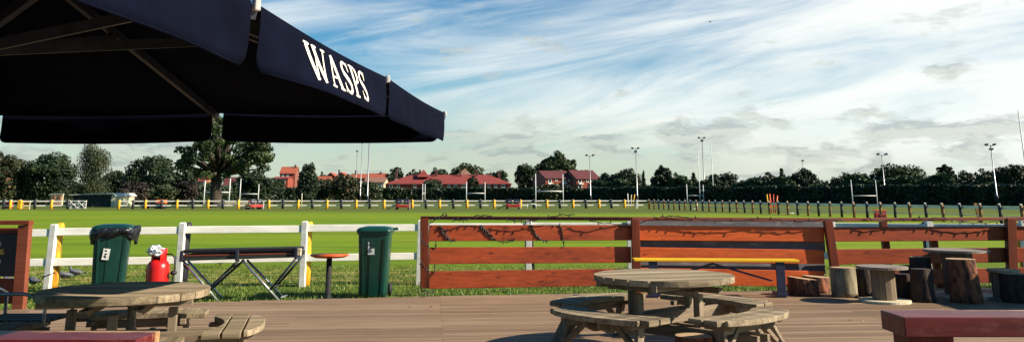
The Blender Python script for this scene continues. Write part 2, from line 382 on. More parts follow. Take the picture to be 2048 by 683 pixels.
# near grass blades (uncountable)
nb = 60000
xs = NR.uniform(-11.5, 10.5, nb); ys = 12.0 + 9.0*NR.random(nb)**1.5
h = NR.uniform(.025,.075, nb)*(1.15-.06*(ys-12)); a = NR.uniform(0, math.pi, nb); wd = NR.uniform(.004,.009, nb)
V = np.zeros((nb,3,3)); lean = NR.normal(0,.02,(nb,2))
V[:,0] = np.c_[xs-np.cos(a)*wd, ys-np.sin(a)*wd, np.full(nb,FZ)]
V[:,1] = np.c_[xs+np.cos(a)*wd, ys+np.sin(a)*wd, np.full(nb,FZ)]
V[:,2] = np.c_[xs+lean[:,0], ys+lean[:,1], FZ+h]
def npmesh(name, verts, k, mat, parent=None):
    n = len(verts)//k; me = bpy.data.meshes.new(name)
    me.vertices.add(n*k); me.vertices.foreach_set('co', verts.astype(np.float32).ravel())
    me.loops.add(n*k); me.loops.foreach_set('vertex_index', np.arange(n*k, dtype=np.int32))
    me.polygons.add(n); me.polygons.foreach_set('loop_start', np.arange(0, n*k, k, dtype=np.int32))
    me.materials.append(mat); me.update(calc_edges=True)
    o = bpy.data.objects.new(name, me); COL.objects.link(o)
    if parent is not None: o.parent = parent
    return o
mg, ntg, bgd = newmat('grass_blades')
gg = ntg.nodes.new('ShaderNodeNewGeometry')
ntg.links.new(ramp(ntg, gg.outputs['Random Per Island'], [(0,(.035,.075,.006)),(.75,(.115,.19,.012)),(1,(.30,.25,.07))]), bgd.inputs['Base Color'])
bgd.inputs['Roughness'].default_value = .6
g = npmesh('grass', V.reshape(-1,3), 3, mg); g['kind'] = 'stuff'; g['label'] = 'short tufty grass between the deck edge and the white fence'; g['category'] = 'grass'

# deck
m, nt, b = newmat('deck_planks')
gv = nt.nodes.new('ShaderNodeNewGeometry'); ri = gv.outputs['Random Per Island']
fg = noise(nt, mapping(nt, (1.3, 46, 10)), 1, 6, .65, .3); f2 = noise(nt, mapping(nt, (.5,1.0,1)), 1, 5, .65)
f3 = noise(nt, mapping(nt, (3,8,1)), 1, 6, .7)
c = ramp(nt, mth(nt,'ADD', mth(nt,'MULTIPLY',fg,.45), mth(nt,'ADD', mth(nt,'MULTIPLY',f2,.33), mth(nt,'MULTIPLY', ri, .22))), [(.30,(.125,.080,.050)), (.5,(.215,.142,.088)), (.72,(.33,.228,.142))])
c = mixc(nt, ramp(nt, f3, [(.60,(0,0,0)),(.72,(.6,.6,.6))]), c, (.30,.215,.14))
c = mixc(nt, ramp(nt, f3, [(.28,(.6,.6,.6)),(.36,(0,0,0))]), c, (.065,.038,.026))
nt.links.new(c, b.inputs['Base Color']); b.inputs['Roughness'].default_value = .7; b.inputs['Specular IOR Level'].default_value = .25
bump(nt, b, fg, .35, .004)
edge = [(-30,5.0),(-6.82,11.95),(-4.47,12.84),(-1.24,13.58),(2.24,14.10),(4.2,14.34),(8.3,14.85),(30,15.4)]
def edgeY(x):
    for (a0,b0),(a1,b1) in zip(edge, edge[1:]):
        if a0 <= x <= a1: return b0+(b1-b0)*(x-a0)/(a1-a0)
    return 12
yaw = R(5); cy, sy = math.cos(yaw), math.sin(yaw)
d = MB(); bw = .118; k = -90
while k < 175:
    yc = k*bw; k += 1
    xj = -17.9 + random.choice((0, 1.8))
    while xj < 16:
        L = 3.6; z = random.uniform(-.0015,.0015); x0, x1 = xj+.0015, xj+L-.0015
        corners = [(x0,yc),(x1,yc),(x1,yc+bw-.008),(x0,yc+bw-.008)]
        wc = [(cy*px-sy*py, sy*px+cy*py) for px,py in corners]
        if all(q[1] < edgeY(q[0])-.02 for q in wc):
            vs = [(*q,-.03) for q in corners]+[(*q,z) for q in corners]
            d.add(vs, [(4,5,6,7),(0,1,5,4),(1,2,6,5),(2,3,7,6),(3,0,4,7)])
        elif wc[0][1] < edgeY(wc[0][0])+.3 or wc[1][1] < edgeY(wc[1][0])+.3:
            n = 10                                              # clipped at the deck edge
            for i in range(n):
                a0 = x0+(x1-x0)*i/n; a1 = x0+(x1-x0)*(i+1)/n
                def yl(ax, yy):
                    wx, wy = cy*ax-sy*yy, sy*ax+cy*yy
                    return yy - max(0, wy-edgeY(wx))/cy
                q0, q1 = yl(a0, yc+bw-.008), yl(a1, yc+bw-.008)
                if q0 > yc+.004 and q1 > yc+.004:
                    vs = [(a0,yc,-.03),(a1,yc,-.03),(a1,q1,-.03),(a0,q0,-.03),(a0,yc,z),(a1,yc,z),(a1,q1,z),(a0,q0,z)]
                    d.add(vs, [(4,5,6,7),(0,1,5,4),(1,2,6,5),(2,3,7,6),(3,0,4,7)])
        xj += L
o = d.build('deck', m); o.rotation_euler.z = yaw; struct(o)
fas = MB()
for (a0,b0),(a1,b1) in zip(edge, edge[1:]): fas.bar((a0,b0-.02,-.075),(a1,b1-.02,-.075),.03,.085)
struct(fas.build('deck_fascia', M['rail']))
struct(MB().prism([(-25,-12),(25,-12),(25,15.0)]+[(x_,y_-.05) for x_,y_ in reversed(edge[1:-1])]+[(-25,6)], FZ+.004, -.034).build('deck_base', M['shade']))

# ------------------------------------------------------------ parasol
def parasol(name, label):
    B = [Vector((-.748,9.39)), Vector((-.972,6.52)), Vector((-1.22,3.924)), Vector((-1.44,1.29))]
    off = Vector((-5.02,.18)); Lf = [p+off for p in B]
    farm = Vector((-3.207,9.30)); nearm = (B[3]+Lf[3])/2
    ring = [B[0],B[1],B[2],B[3],nearm,Lf[3],Lf[2],Lf[1],Lf[0],farm]
    ez, hz = 2.353, 3.325; cen = sum((p for p in (B[0],B[3],Lf[0],Lf[3])), Vector((0,0)))/4
    t = thing(name, label, 'parasol', (cen.x, cen.y, 0))
    L = lambda p, z: Vector((p.x-cen.x, p.y-cen.y, z))
    hub = Vector((0,0,hz))
    cv = MB(); n = len(ring)
    for i in range(n):
        a, b_ = L(ring[i], ez), L(ring[(i+1)%n], ez); S = 6
        vs = []; fs = []
        for j in range(S+1):
            r_ = j/S
            for k2 in range(S+1):
                q = a.lerp(b_, k2/S); p = hub.lerp(q, max(r_,.02))
                p.z -= .05*math.sin(math.pi*r_)*math.sin(math.pi*k2/S)+.02*r_*math.sin(math.pi*k2/S); vs.append(p)
        for j in range(S):
            for k2 in range(S):
                q = j*(S+1)+k2; fs.append((q, q+S+1, q+S+2, q+1))
        cv.add(vs, fs, True)
    co = cv.build('canopy', M['navy'], t); sm = co.modifiers.new('thickness','SOLIDIFY'); sm.thickness = .004
    def S_(i, u, v, hgt=.29):
        a, b_ = L(ring[i], ez+.012), L(ring[(i+1)%n], ez+.012)
        e = (b_-a).normalized(); out = Vector((-e.y, e.x, 0))
        if out.dot(a+b_) < 0: out = -out
        p = a.lerp(b_, u); sag = math.sin(math.pi*u)
        amp = {0:.04, 1:.11, 2:.06}.get(i, .025)
        p.z += -.02*sag - v*(hgt+.02)
        p += out*(.012 + v*(amp*sag + .012*math.sin(u*9+i*2)) + .008*math.sin(v*4+u*14)*v)
        return p
    for i in range(n):
        ln = (ring[(i+1)%n]-ring[i]).length; g0 = .060/ln; cr = .10
        vs = []; fs = []; NU, NV = 28, 6
        ends = [.08*(1-math.cos(math.pi/2*q_/6))/ln for q_ in range(6)]
        us = [g0+q_ for q_ in ends]+[g0+.08/ln+(1-2*g0-.16/ln)*q_/16 for q_ in range(17)]+[1-g0-q_ for q_ in reversed(ends)]
        for a in range(NU+1):
            u = us[a]; de = min(u-g0, 1-g0-u)*ln
            vmax = 1 if de > .08 else 1-(.24*(1-math.sqrt(max(0,1-((.08-de)/.08)**2))))
            for c_ in range(NV+1): vs.append(S_(i, u, vmax*c_/NV))
        for a in range(NU):
            for c_ in range(NV):
                q = a*(NV+1)+c_; fs.append((q, q+NV+1, q+NV+2, q+1))
        va = MB().add(vs, fs, True).build('valance', M['navy'], t)
        sm = va.modifiers.new('thickness','SOLIDIFY'); sm.thickness = .003
        # hem
        MB().tube([S_(i, g0+(1-2*g0)*k2/20, .985) for k2 in range(1,20)], .004, 5).build('hem', M['navy'], va)
    for i, p in enumerate(ring):
        e = L(p, ez-.01); MB().bar(hub-Vector((0,0,.05)), e-Vector((0,0,.02)), .044, .068).build('rib', M['alu'], t)
        d_ = e.normalized(); out = Vector((e.x,e.y,0)).normalized()
        MB().box(e+out*.016+Vector((0,0,.012)), (.032,.036,.058), Matrix.Rotation(math.atan2(out.y,out.x),3,'Z')).build('rib_clip', M['clip'], t, .008)
        q = hub.lerp(e, .46)-Vector((0,0,.08)); MB().bar(Vector((0,0,2.40))+out*.08, q, .042, .075).build('strut', M['alu'], t)
    MB().lathe([(.042,.05),(.042,3.37),(.02,3.40)], 16).build('pole', M['alu'], t)
    MB().lathe([(.08,2.36),(.09,2.38),(.09,2.50),(.05,2.53)], 16).build('runner', M['alu'], t)
    MB().lathe([(.10,3.24),(.12,3.27),(.12,3.35),(.03,3.41)], 16).build('hub', M['alu'], t)
    MB().box((0,0,.035),(.9,.9,.07)).build('base_slab', M['grey'], t, .01)
    # lettering on the second panel of the right side
    def rib_(mb, pts, wds, k3):
        vs = []; 
        for i, (p, wd_) in enumerate(zip(pts, wds)):
            a = Vector(pts[max(i-1,0)]); b_ = Vector(pts[min(i+1,len(pts)-1)]); dd = (b_-a).normalized()
            nn = Vector((-dd.y, dd.x))
            for sgn in (-1,1): q = Vector(p)+nn*sgn*wd_/2; vs.append(q)
        out = []
        for q in vs: out.append((q, k3))
        return out, [(2*i,2*i+1,2*i+3,2*i+2) for i in range(len(pts)-1)]
    TH_, TN = .17, .07
    def ln_(a, b_, w_): return ([ (a[0]+(b_[0]-a[0])*i/6, a[1]+(b_[1]-a[1])*i/6) for i in range(7)], [w_]*7)
    def serif(x, y, hw): return ([(x-hw,y),(x,y),(x+hw,y)], [.05,.075,.05])
    def arc(cx, cy_, rx, ry, a0, a1, w0, w1, n_=10):
        return ([(cx+rx*math.cos(R(a0+(a1-a0)*i/n_)), cy_+ry*math.sin(R(a0+(a1-a0)*i/n_))) for i in range(n_+1)],
                [w0+(w1-w0)*math.sin(math.pi*i/n_) for i in range(n_+1)])
    GL = {
     'W': (1.17, [ln_((.10,.97),(.40,.02),TH_), ln_((.40,.02),(.62,.88),TN), ln_((.52,.97),(.82,.02),TH_), ln_((.82,.02),(1.10,.97),TN), serif(.12,.97,.16), serif(.55,.97,.14), serif(1.09,.97,.13)]),
     'A': (.98, [ln_((.16,.03),(.44,.97),TN), ln_((.44,.97),(.76,.03),TH_), ln_((.26,.33),(.66,.33),.06), serif(.16,.03,.14), serif(.77,.03,.17)]),
     'S': (.74, [([(.60,.72),(.585,.86),(.47,.955),(.31,.955),(.17,.87),(.13,.74),(.18,.62),(.34,.52),(.50,.42),(.60,.30),(.58,.14),(.45,.045),(.29,.045),(.16,.13),(.10,.28)],
                 [.05,.07,.08,.09,.12,.15,.17,.19,.19,.16,.13,.10,.08,.07,.05]), ([(.60,.98),(.60,.70)],[.05,.04]), ([(.10,.02),(.10,.31)],[.05,.04])]),
     'P': (.80, [ln_((.24,.97),(.24,.03),TH_), ([(.24,.95),(.44,.955),(.60,.88),(.65,.72),(.60,.56),(.44,.48),(.26,.475)],[.06,.08,.13,.17,.13,.08,.06]), serif(.22,.97,.17), serif(.24,.03,.18)])}
    word = 'WASPS'; tw = sum(GL[c_][0] for c_ in word)+.03*4; u1, u0 = .715, .238; cur = 0
    for ch in word:
        wch, strokes = GL[ch]; mb = MB()
        for si, (pts, wds) in enumerate(strokes):
            vs, fs = rib_(mb, pts, wds, si); o3 = []
            for q, k3 in vs:
                # ring segment 1 runs from the second rib (u=0) to the third (u=1): the word reads from the third rib outwards
                uu = u0+(u1-u0)*((cur+q.x)/tw); vv = .17+.66*(1-q.y)
                p = S_(1, 1-uu, vv); p2 = S_(1, 1-uu-.01, vv); p3 = S_(1, 1-uu, vv+.02)
                nn = (p2-p).cross(p3-p).normalized()
                if nn.x < 0: nn = -nn
                o3.append(p+nn*(.0045+.0005*si))
            mb.add(o3, fs)
        mb.build('letter', M['print'], t); cur += wch+.03
    return t
par = parasol('parasol', 'large navy parasol with cream lettering on its valance, over the left of the deck')
p2 = dup(par, (13.7, 11.1, 0), R(90), 'unseen navy parasol added beyond the right edge of the picture to cast shade')  # out-of-view copy, added for the shade it throws on the right fence end

# ------------------------------------------------------------ white post and rail fences
def white_fence_near():
    # posts: px of post foot, Y, pad colour
    px = [(-150,None),(96,'amber'),(357,'black'),(605,'yellow'),(838,None),(1057,'black'),(1262,None),(1470,None),(1672,None),(1868,'black'),(2060,'amber')]
    def ln(x):  # fence line depth
        pts = [(-400,14.6),(96,15.3),(357,15.75),(605,16.15),(838,16.5),(1057,16.8),(1262,16.9),(1672,16.6),(1868,16.2),(2300,15.4)]
        for (a,b_),(c_,d_) in zip(pts,pts[1:]):
            if a <= x <= c_: return b_+(d_-b_)*(x-a)/(c_-a)
    t = thing('post_and_rail_fence', 'white two-rail fence with padded posts just behind the bins', 'fence', (0,16,FZ))
    T = Vector((0,16,FZ)); prev = None
    for x, pad in px:
        Yd = ln(x); q = Q(x, 560, Yd); base_ = Vector((q.x, Yd, FZ))-T
        mb = MB(); tilt = random.uniform(-.012,.012)
        top = base_+Vector((tilt,0,1.10+.06*min(max(x,0),1200)/1200))
        mb.bar(base_-Vector((0,0,.1)), top, .105, .105, up=(0,1,0)); mb.bar(top, top+Vector((0,0,.018)), .105,.105,(0,1,0),.07,.07)
        mb.build('post', M['white'], t, .006)
        if pad:
            bb = base_+Vector((.022,.12,-.02)); pm = MB()
            pm.tube([bb, bb+Vector((.006,0,.35)), bb+Vector((-.006,0,.75)), bb+Vector((.004,0,1.11)), bb+Vector((0,0,1.15))], [.085,.09,.082,.09,.07], 12)
            pm.build('post_pad', M[pad], t)
        if prev is not None:
            for z in (.965+.075*min(max(x,0),1100)/1100, .475+.03*min(max(x,0),1100)/1100):
                a = prev+Vector((.0,.0,z)); b_ = base_+Vector((0,0,z+random.uniform(-.012,.012)))
                MB().bar(a, b_, .045, .125).build('rail', M['white'], t, .008)
        prev = base_
    return t
white_fence_near()

ymix = ['yellow','black']
def far_fence():
    def ln(x): return 107+ (x/1298)*7.5
    T = Vector((0,110,FZ))
    def pos(x): q = Q(x, 410, ln(x)); return Vector((q.x, ln(x), FZ))-T
    runs = [([-60,-30,8,21,39,70,103,136], ['y','b','b','y','y','b','y','b'],'white rail fence with yellow and black padded posts, left of the white gate'),
            ([238,266,291,323,354,386,416,446,477,507,538,566,596,625,654,683,712,739.5,768,795,824.5,852,879,907,934,961,988,1014.5,1041,1068,1094,1120,1146,1172,1198,1223,1249,1274,1298], None, 'long white rail fence with alternating yellow and black posts across the far field')]
    for xs_, cs, lab in runs:
        t = thing('post_and_rail_fence', lab, 'fence', T)
        for i, x in enumerate(xs_):
            c_ = cs[i] if cs else ('w' if x == 1274 else 'yb'[i % 2])
            p = pos(x); j = random.uniform(-.05,.05)
            if c_ == 'w': MB().bar(p, p+Vector((j,0,1.12)), .22,.14,(0,1,0)).build('post', M['white'], t)
            else:
                MB().bar(p+Vector((0,.1,0)), p+Vector((j,.1,1.14)), .12,.12,(0,1,0)).build('post', M['white'], t)
                MB().tube([p+Vector((0,-.03,0)), p+Vector((j*.4,-.03,.5)), p+Vector((j,-.03,1.04)), p+Vector((j,-.03,1.1))], [.17,.16,.15,.10], 8).build('post_pad', M['yellow' if c_ == 'y' else 'black'], t)
            if i+1 < len(xs_):
                q = pos(xs_[i+1])
                for z in (.95,.42): MB().bar(p+Vector((0,.06,z)), q+Vector((0,.06,z)), .05, .14).build('rail', M['white'], t)
far_fence()
# gate in the gap
a = Q(139,410,107.8); b_ = Q(172,410,107.8); W_ = b_.x-a.x
t = thing('field_gate', 'white five-bar field gate with crossed braces near the shed', 'gate', (a.x,107.8,FZ))
for z in (.12,.55,.98): MB().bar((0,0,z),(W_,0,z),.05,.10).build('gate_bar', M['white'], t)
for x in (0.03,W_/2,W_-.03): MB().bar((x,.05,.05),(x,.05,1.06),.09,.05,(0,1,0)).build('gate_stile', M['white'], t)
for a0,a1 in ((.05,W_/2),(W_/2,W_-.05)):
    MB().bar((a0,-.04,.14),(a1,-.04,.96),.04,.09).build('gate_brace', M['white'], t); MB().bar((a0,-.08,.96),(a1,-.08,.14),.04,.09).build('gate_brace', M['white'], t)

# right-hand fence coming towards the deck
A_ = Q(1299,410,110); B_ = Q(2045,430,49.5); N_ = 37
T = Vector((A_.x, A_.y, FZ)); t = thing('post_and_rail_fence', 'white rail fence with brown and black capped posts running up the right side', 'fence', T)
prev = None
for i in range(-1, N_+3):
    f = i/N_; p = Vector((A_.x+(B_.x-A_.x)*f, A_.y+(B_.y-A_.y)*f, FZ))-T
    if i < 0: continue
    j = random.uniform(-.05,.05); m_ = 'brownpad' if i % 2 else 'black'
    MB().tube([p, p+Vector((j*.5,0,.6)), p+Vector((j,0,1.08))], [.095,.095,.09], 10).build('post_pad', M[m_], t)
    MB().bar(p+Vector((j+.0,0,.2)), p+Vector((j,0,1.16)), .105,.105,(0,1,0)).build('post', M['white'], t)
    if prev is not None:
        MB().bar(prev+Vector((.10,0,.92)), p+Vector((.10,0,.92)), .05,.17).build('rail', M['whitem'], t)
        MB().bar(prev+Vector((.10,0,.45)), p+Vector((.10,0,.45)), .05,.05).build('rail', M['whitem'], t)
    prev = p
q = Q(1958,425,54.5); T = Vector((q.x, 54.5, FZ))
MBx = MB().bar((0,0,0),(-.18,0,1.15),.16,.12,(0,1,0)); tag(MBx.build('leaning_post', M['brownpad']), 'brown post leaning left against the right-hand rail fence', 'post').location = T

# ------------------------------------------------------------ brown timber fence around the deck
CY = [(850,13.5),(1270,14.05),(1655,14.35),(2012,14.7),(2230,14.8)]
def fy(x):
    for (a,b_),(c_,d_) in zip(CY,CY[1:]):
        if a <= x <= c_: return b_+(d_-b_)*(x-a)/(c_-a)
    return CY[-1][1]
def fp(x, y, off=0):                # point on the fence face
    return Q(x, y, fy(x)+off)
T = Vector((3,13.8,0)); tf = thing('timber_fence', 'red-brown stained timber fence of horizontal boards along the deck edge', 'fence', T)
def fbar(x0,y0,x1,y1,h,th,name,mat,off=0,bev=.006,lab=None):
    a = fp(x0,y0,off)-T; b_ = fp(x1,y1,off)-T
    return MB().bar(a,b_,th,h).build(name,mat,tf,bev,lab)
PXM = 1/ (1700/13.9)               # metres per pixel here
for x0,x1,mat,rows in [(858,1262,'board',[(465.5,464.5,29),(510.5,508.5,30),(559,553,31)]),
                       (1278,1648,'boardo',[(465,468,28),(508,513,27),(551,557,30)]),
                       (1666,2020,'board',[(468,466,28),(513,509,29),(556,549,28)]),
                       (2028,2225,'board',[(466,465,28),(509,507,29),(549,547,28)])]:
    for i,(ya,yb,hh) in enumerate(rows):
        fbar(x0,ya,x1,yb,hh*PXM,.028,'board',M[mat],.0)
for x0,x1,rows in [(1276,1650,[(446,452,19),(486,491,19),(530,534,18)])]:
    for ya,yb,hh in rows: fbar(x0,ya,x1,yb,(hh+6)*PXM,.02,'backing_board',M['grey'],.16,lab='grey painted board behind the orange boards')
for x0,ya,x1,yb in [(843,435,1262,437),(1262,437,1652,439),(1652,439,2010,437),(2010,437,2225,434)]:
    fbar(x0,ya,x1,yb,.055,.11,'cap_rail',M['rail'],-.03)
for xt,yt,xb,yb,w_,lab in [(849,436,849,593,.135,None),(1270,438,1274,592,.13,None),(1655,441,1678,592,.13,'leaning red-brown fence post'),(2020,436,2026,592,.15,None),(2222,436,2226,592,.13,None)]:
    a = Q(xt,yt,fy(min(xt,2229))-.075)-T; b_ = Q(xb,yb,fy(min(xb,2229))-.075)-T; b_.z = -.11
    if xt in (849,): b_.z = -.0
    MB().bar(b_,a,w_,.11,(0,1,0)).build('post',M['post'],tf,.006,lab)
for xt,yt in [(1764,428),(1865,470)]:
    a = Q(xt,yt,14.75)-T; b_ = Vector((a.x+.03,a.y,-.1)); MB().bar(b_,a,.11,.10,(0,1,0)).build('back_post',M['post'],tf,.006)
# fairy lights: cable draped along the rail with little bulbs
def fairy(name,label,curves,nb_):
    t = thing(name,label,'string lights',(T.x,13.6,0)); O_ = Vector((T.x,13.6,0)); spots = []
    for pts in curves:
        P3 = [Q(x,y,fy(x)-(.115 if y < 446 else .028) if x > 860 else Yd)-O_ for x,y,Yd in pts]; out = []
        for i in range(len(P3)-1):
            for k2 in range(8):
                f = k2/8; p = P3[i].lerp(P3[i+1],f); out.append(p+Vector((0,0,.006*math.sin(i*3+k2*1.3))))
        out.append(P3[-1]); MB().tube(out,.0075,5).build('cable',M['cable'],t); spots += [out[i] for i in range(2,len(out),5)]
    random.shuffle(spots)
    for p in spots[:nb_]:
        dv = Vector((random.uniform(-.02,.02),-.01,random.choice((-.045,-.04,.045))))
        MB().tube([p,p+dv*.6,p+dv],[.007,.010,.005],6).build('bulb',M['cable'],t)
y0,y1 = 13.55,13.95
fairy('string_lights','black fairy-light cable swagged over the left bays of the timber fence',[
  [(858,448,y0),(872,438,y0),(884,430,y0),(896,431,y0)],[(903,438,y0),(918,440,y0),(935,438,y0),(955,430,y0),(985,431,y0)],
  [(1008,437,y0),(1030,441,y0),(1055,442,y0),(1085,438,y0),(1120,429,y0),(1150,429,y0)],[(1165,437,y1),(1200,445,y1),(1240,448,y1),(1275,446,y1),(1310,437,y1)],
  [(878,451,y0),(886,465,y0),(898,480,y0),(912,482,y0)],[(960,450,y0),(972,468,y0),(988,480,y0),(1012,484,y0),(1028,480,y0)],
  [(1060,450,y0),(1070,468,y0),(1085,480,y0),(1097,481,y0)],[(1118,450,y0),(1123,455,y0),(1126,478,y0),(1128,493,y0)],[(1060,449,y0),(1068,462,y0),(1078,478,y0)],
  [(962,449,y0),(978,466,y0),(990,481,y0)],[(880,450,y0),(892,466,y0),(902,481,y0)],
  [(842,462,13.36),(842,478,13.36),(850,486,13.36),(858,492,13.36)],[(842,520,13.36),(842,532,13.36),(852,537,13.36),(858,543,13.36)],[(840,566,13.36),(843,580,13.36),(853,586,13.36),(868,580,13.36)],
  [(872,482,y0),(872,496,y0)],[(870,530,y0),(869,544,y0)]],96)
fairy('string_lights','black fairy-light cable lying along the right bays of the timber fence',[
  [(1320,434,y1+.1),(1345,431,y1+.1),(1370,434,y1+.1),(1400,438,y1+.1),(1430,441,y1+.1),(1480,441,y1+.1),(1520,436,y1+.1),(1560,440,y1+.1),(1600,443,y1+.1),(1650,438,y1+.1),(1690,441,y1+.1)],
  [(1735,434,y1+.1),(1760,442,y1+.1),(1800,437,y1+.1),(1850,436,y1+.1),(1890,435,y1+.1),(1910,441,y1+.1),(1950,445,y1+.1),(1990,443,y1+.1),(2010,438,y1+.1),(2046,441,y1+.1)]],60)

# ------------------------------------------------------------ round picnic tables
def ring_seat(r0, r1, half, z0, z1, nplank, shift=0):
    """planks parallel to the tangent, cut to a ring segment; seat centre on +X"""
    mb = MB(); x0 = r0*math.cos(half)*.98; ws = (r1-x0)/nplank
    for k2 in range(nplank):
        a, b_ = x0+k2*ws+.009, x0+(k2+1)*ws-.009
        N2 = 14; outer = []; inner = []
        ymax = r1*math.sin(half)
        for i in range(N2+1):
            yy = -ymax+2*ymax*i/N2
            xo = math.sqrt(max(r1*r1-yy*yy, 0)); xi = math.sqrt(max(r0*r0-yy*yy, 0)) if abs(yy) < r0 else 0
            # rounded ends
            hi_ = min(b_, xo); lo_ = max(a, xi)
            inner.append((yy, lo_)); outer.append((yy, hi_))
        run = []
        for (yy,lo_),(_,hi_) in zip(inner,outer):
            if hi_-lo_ > .012: run.append((yy,lo_,hi_))
            else:
                if len(run) > 1: mb.prism([(l,y_) for y_,l,h_ in run][::-1]+[(h_,y_) for y_,l,h_ in run], z0, z1)
                run = []
        if len(run) > 1: mb.prism([(l,y_) for y_,l,h_ in run][::-1]+[(h_,y_) for y_,l,h_ in run], z0, z1)
    return mb
def picnic(label, loc, rz, topyaw, sc_=1.0):
    t = thing('round_picnic_table', label, 'picnic table', loc, rz, 'round wooden picnic tables on the deck'); t.scale = (sc_,sc_,1)
    # top: parallel planks cut to a circle
    mb = MB(); Rr = .685; npk = 9; ws = 2*Rr/npk
    for k2 in range(npk):
        a, b_ = -Rr+k2*ws+.007, -Rr+(k2+1)*ws-.007; N2 = 6; lo_, hi_ = [], []
        for i in range(N2+1):
            yy = a+(b_-a)*i/N2; xx = math.sqrt(max(Rr*Rr-yy*yy,.0004)); lo_.append((-xx,yy)); hi_.append((xx,yy))
        mb.prism(lo_[::-1]+hi_, .664+random.uniform(-.001,.001), .722+random.uniform(-.002,.002))
    c_, s_ = math.cos(topyaw), math.sin(topyaw); 
    tp = mb.build('tabletop', M['table'], t, .005); tp.rotation_euler.z = topyaw
    for s2 in (-.33,.33): MB().box((0,s2,.647),(1.18,.07,.052)).build('top_bearer', M['tabley'], t, .003)
    for s2 in (-.20,.20): MB().box((s2,0,.593),(.07,1.05,.05)).build('top_bearer', M['tabley'], t, .003)
    # crossed beams
    for s2 in (-.085,.085):
        for axis in (0,1):
            z = .335 if axis == 0 else .220
            pr = [(-1.08,z+.055),(1.08,z+.055),(1.08,z),(.95,z-.055),(-.95,z-.055),(-1.08,z)]
            b2 = MB().xprism(pr, -.0225+s2, .0225+s2)
            o_ = b2.build('cross_beam', M['tabley'], t, .003); o_.rotation_euler.z = axis*math.pi/2
    for k2 in range(4):
        an = k2*math.pi/2
        rot = Matrix.Rotation(an, 3, 'Z')
        # upright
        u = MB().bar((.40,0,.17),(.40,0,.57),.07,.07,(0,1,0)).xf(lambda v: rot@v); u.build('upright', M['tablez'], t, .004)
        st = ring_seat(.82, 1.17, R(30.5), .388, .435, 3)
        so_ = st.build('seat', M['table'], t, .005); so_.rotation_euler.z = an
        for s3 in (-.40,.40):
            br = MB().bar((.66 if abs(s3)>.3 else .6, s3, .368),(1.03,s3,.368),.05,.045).xf(lambda v: rot@v); br.build('seat_bearer', M['tabley'], t, .003)
            sg = 1 if s3 > 0 else -1
            lg = MB().bar((1.05, s3+sg*.08, 0),(.87, s3-sg*.01, .37),.085,.045,(0,1,0)).xf(lambda v: rot@v); lg.build('leg', M['tablez'], t, .004)
            bc = MB().bar((.96, s3-sg*.0, .17),(.93, s3-sg*.22, .36),.04,.06,(1,0,0)).xf(lambda v: rot@v); bc.build('brace', M['tabley'], t, .003)
        bb = MB().bar((.93,-.42,.335),(.93,.42,.335),.045,.07).xf(lambda v: rot@v); bb.build('apron', M['tabley'], t, .003)
        MB().tube([(rot@Vector((.40,-.075,.33))),(rot@Vector((.40,-.118,.33)))], .016, 8).build('bolt', M['rubber'], t)
    return t
picnic('round weathered picnic table in full sun near the middle of the deck', (1.50,8.82,0), R(43), R(-25))
picnic('round weathered picnic table half in the parasol shade behind the left bench', (-3.225,7.45,0), R(13), R(-8), .98)

# leaf scraps on the deck
for i,(x,y) in enumerate([(820,612),(862,613),(950,588),(962,589),(1180,600),(1700,640),(1728,642),(980,628)]):
    p = P(x,y,.004); a_ = random.uniform(0,3); s_ = .03
    o = MB().add([(-s_,0,0),(0,-s_*.45,.008),(s_,0,.003),(0,s_*.45,.012)],[(0,1,2),(0,2,3)]).build('fallen_leaf', M['cut' if i%3==0 else 'brownpad'])
    o.location = p; o.rotation_euler.z = a_; tag(o, 'small curled fallen leaf lying on the deck boards', 'leaf', 'fallen leaves on the deck')

# ------------------------------------------------------------ red foreground benches
def beam_bench(label, x0, x1, y0, y1, z, legs, shear=0):
    t = thing('timber_bench', label, 'bench', ((x0+x1)/2, (y0+y1)/2, 0)); cx, cy_ = (x0+x1)/2, (y0+y1)/2
    L, D = x1-x0, y1-y0
    pl = [(-L/2,-D/2),(L/2,-D/2),(L/2+shear,D/2),(-L/2+shear*0,D/2)]
    mb = MB().prism(pl, z-.165, z); mb.build('seat', M['mahog'], t, .008)
    for a_, b2 in legs: MB().box(((a_+b2)/2-cx, -.02, (z-.165)/2),(b2-a_, D*.72, z-.168)).build('leg', M['mahogz'], t, .006)
    return t
beam_bench('dark red timber bench at the bottom right with a worn top edge', 3.42, 6.6, 7.85, 8.34, .45, [(3.48,3.86),(6.0,6.35)])
beam_bench('dark red timber bench at the bottom left in front of the shaded table', -5.6, -2.36, 5.68, 6.06, .60, [(-5.2,-4.9),(-2.85,-2.5)], 0)

# metal arm chair behind the left bench
p = P(30,640,.43); t = thing('garden_chair', 'dark slatted garden chair with a curved metal arm at the far left', 'chair', (p.x, p.y+.15, 0))
for k2 in range(4): MB().box((0,-.18+k2*.12,.43),(.62,.095,.025)).build('seat_slat', M['shade'], t, .004)
for sx in (-.31,.30):
    MB().tube([(sx,.26,.0),(sx,.24,.42),(sx,.22,.62),(sx-.0,.10,.665),(sx,-.15,.66),(sx,-.235,.625),(sx,-.25,.55),(sx,-.25,.0)], .0155, 8).build('arm_frame', M['galv'], t)
MB().tube([(-.31,-.25,.41),(.30,-.25,.41)],.014,8).build('front_rail', M['alu'], t)
MB().tube([(-.62,-.22,.60),(-.3,-.25,.655),(.1,-.25,.66),(.24,-.25,.63),(.30,-.25,.54),(.30,-.25,.40)],.0155,8).build('arm_rest', M['galv'], t)

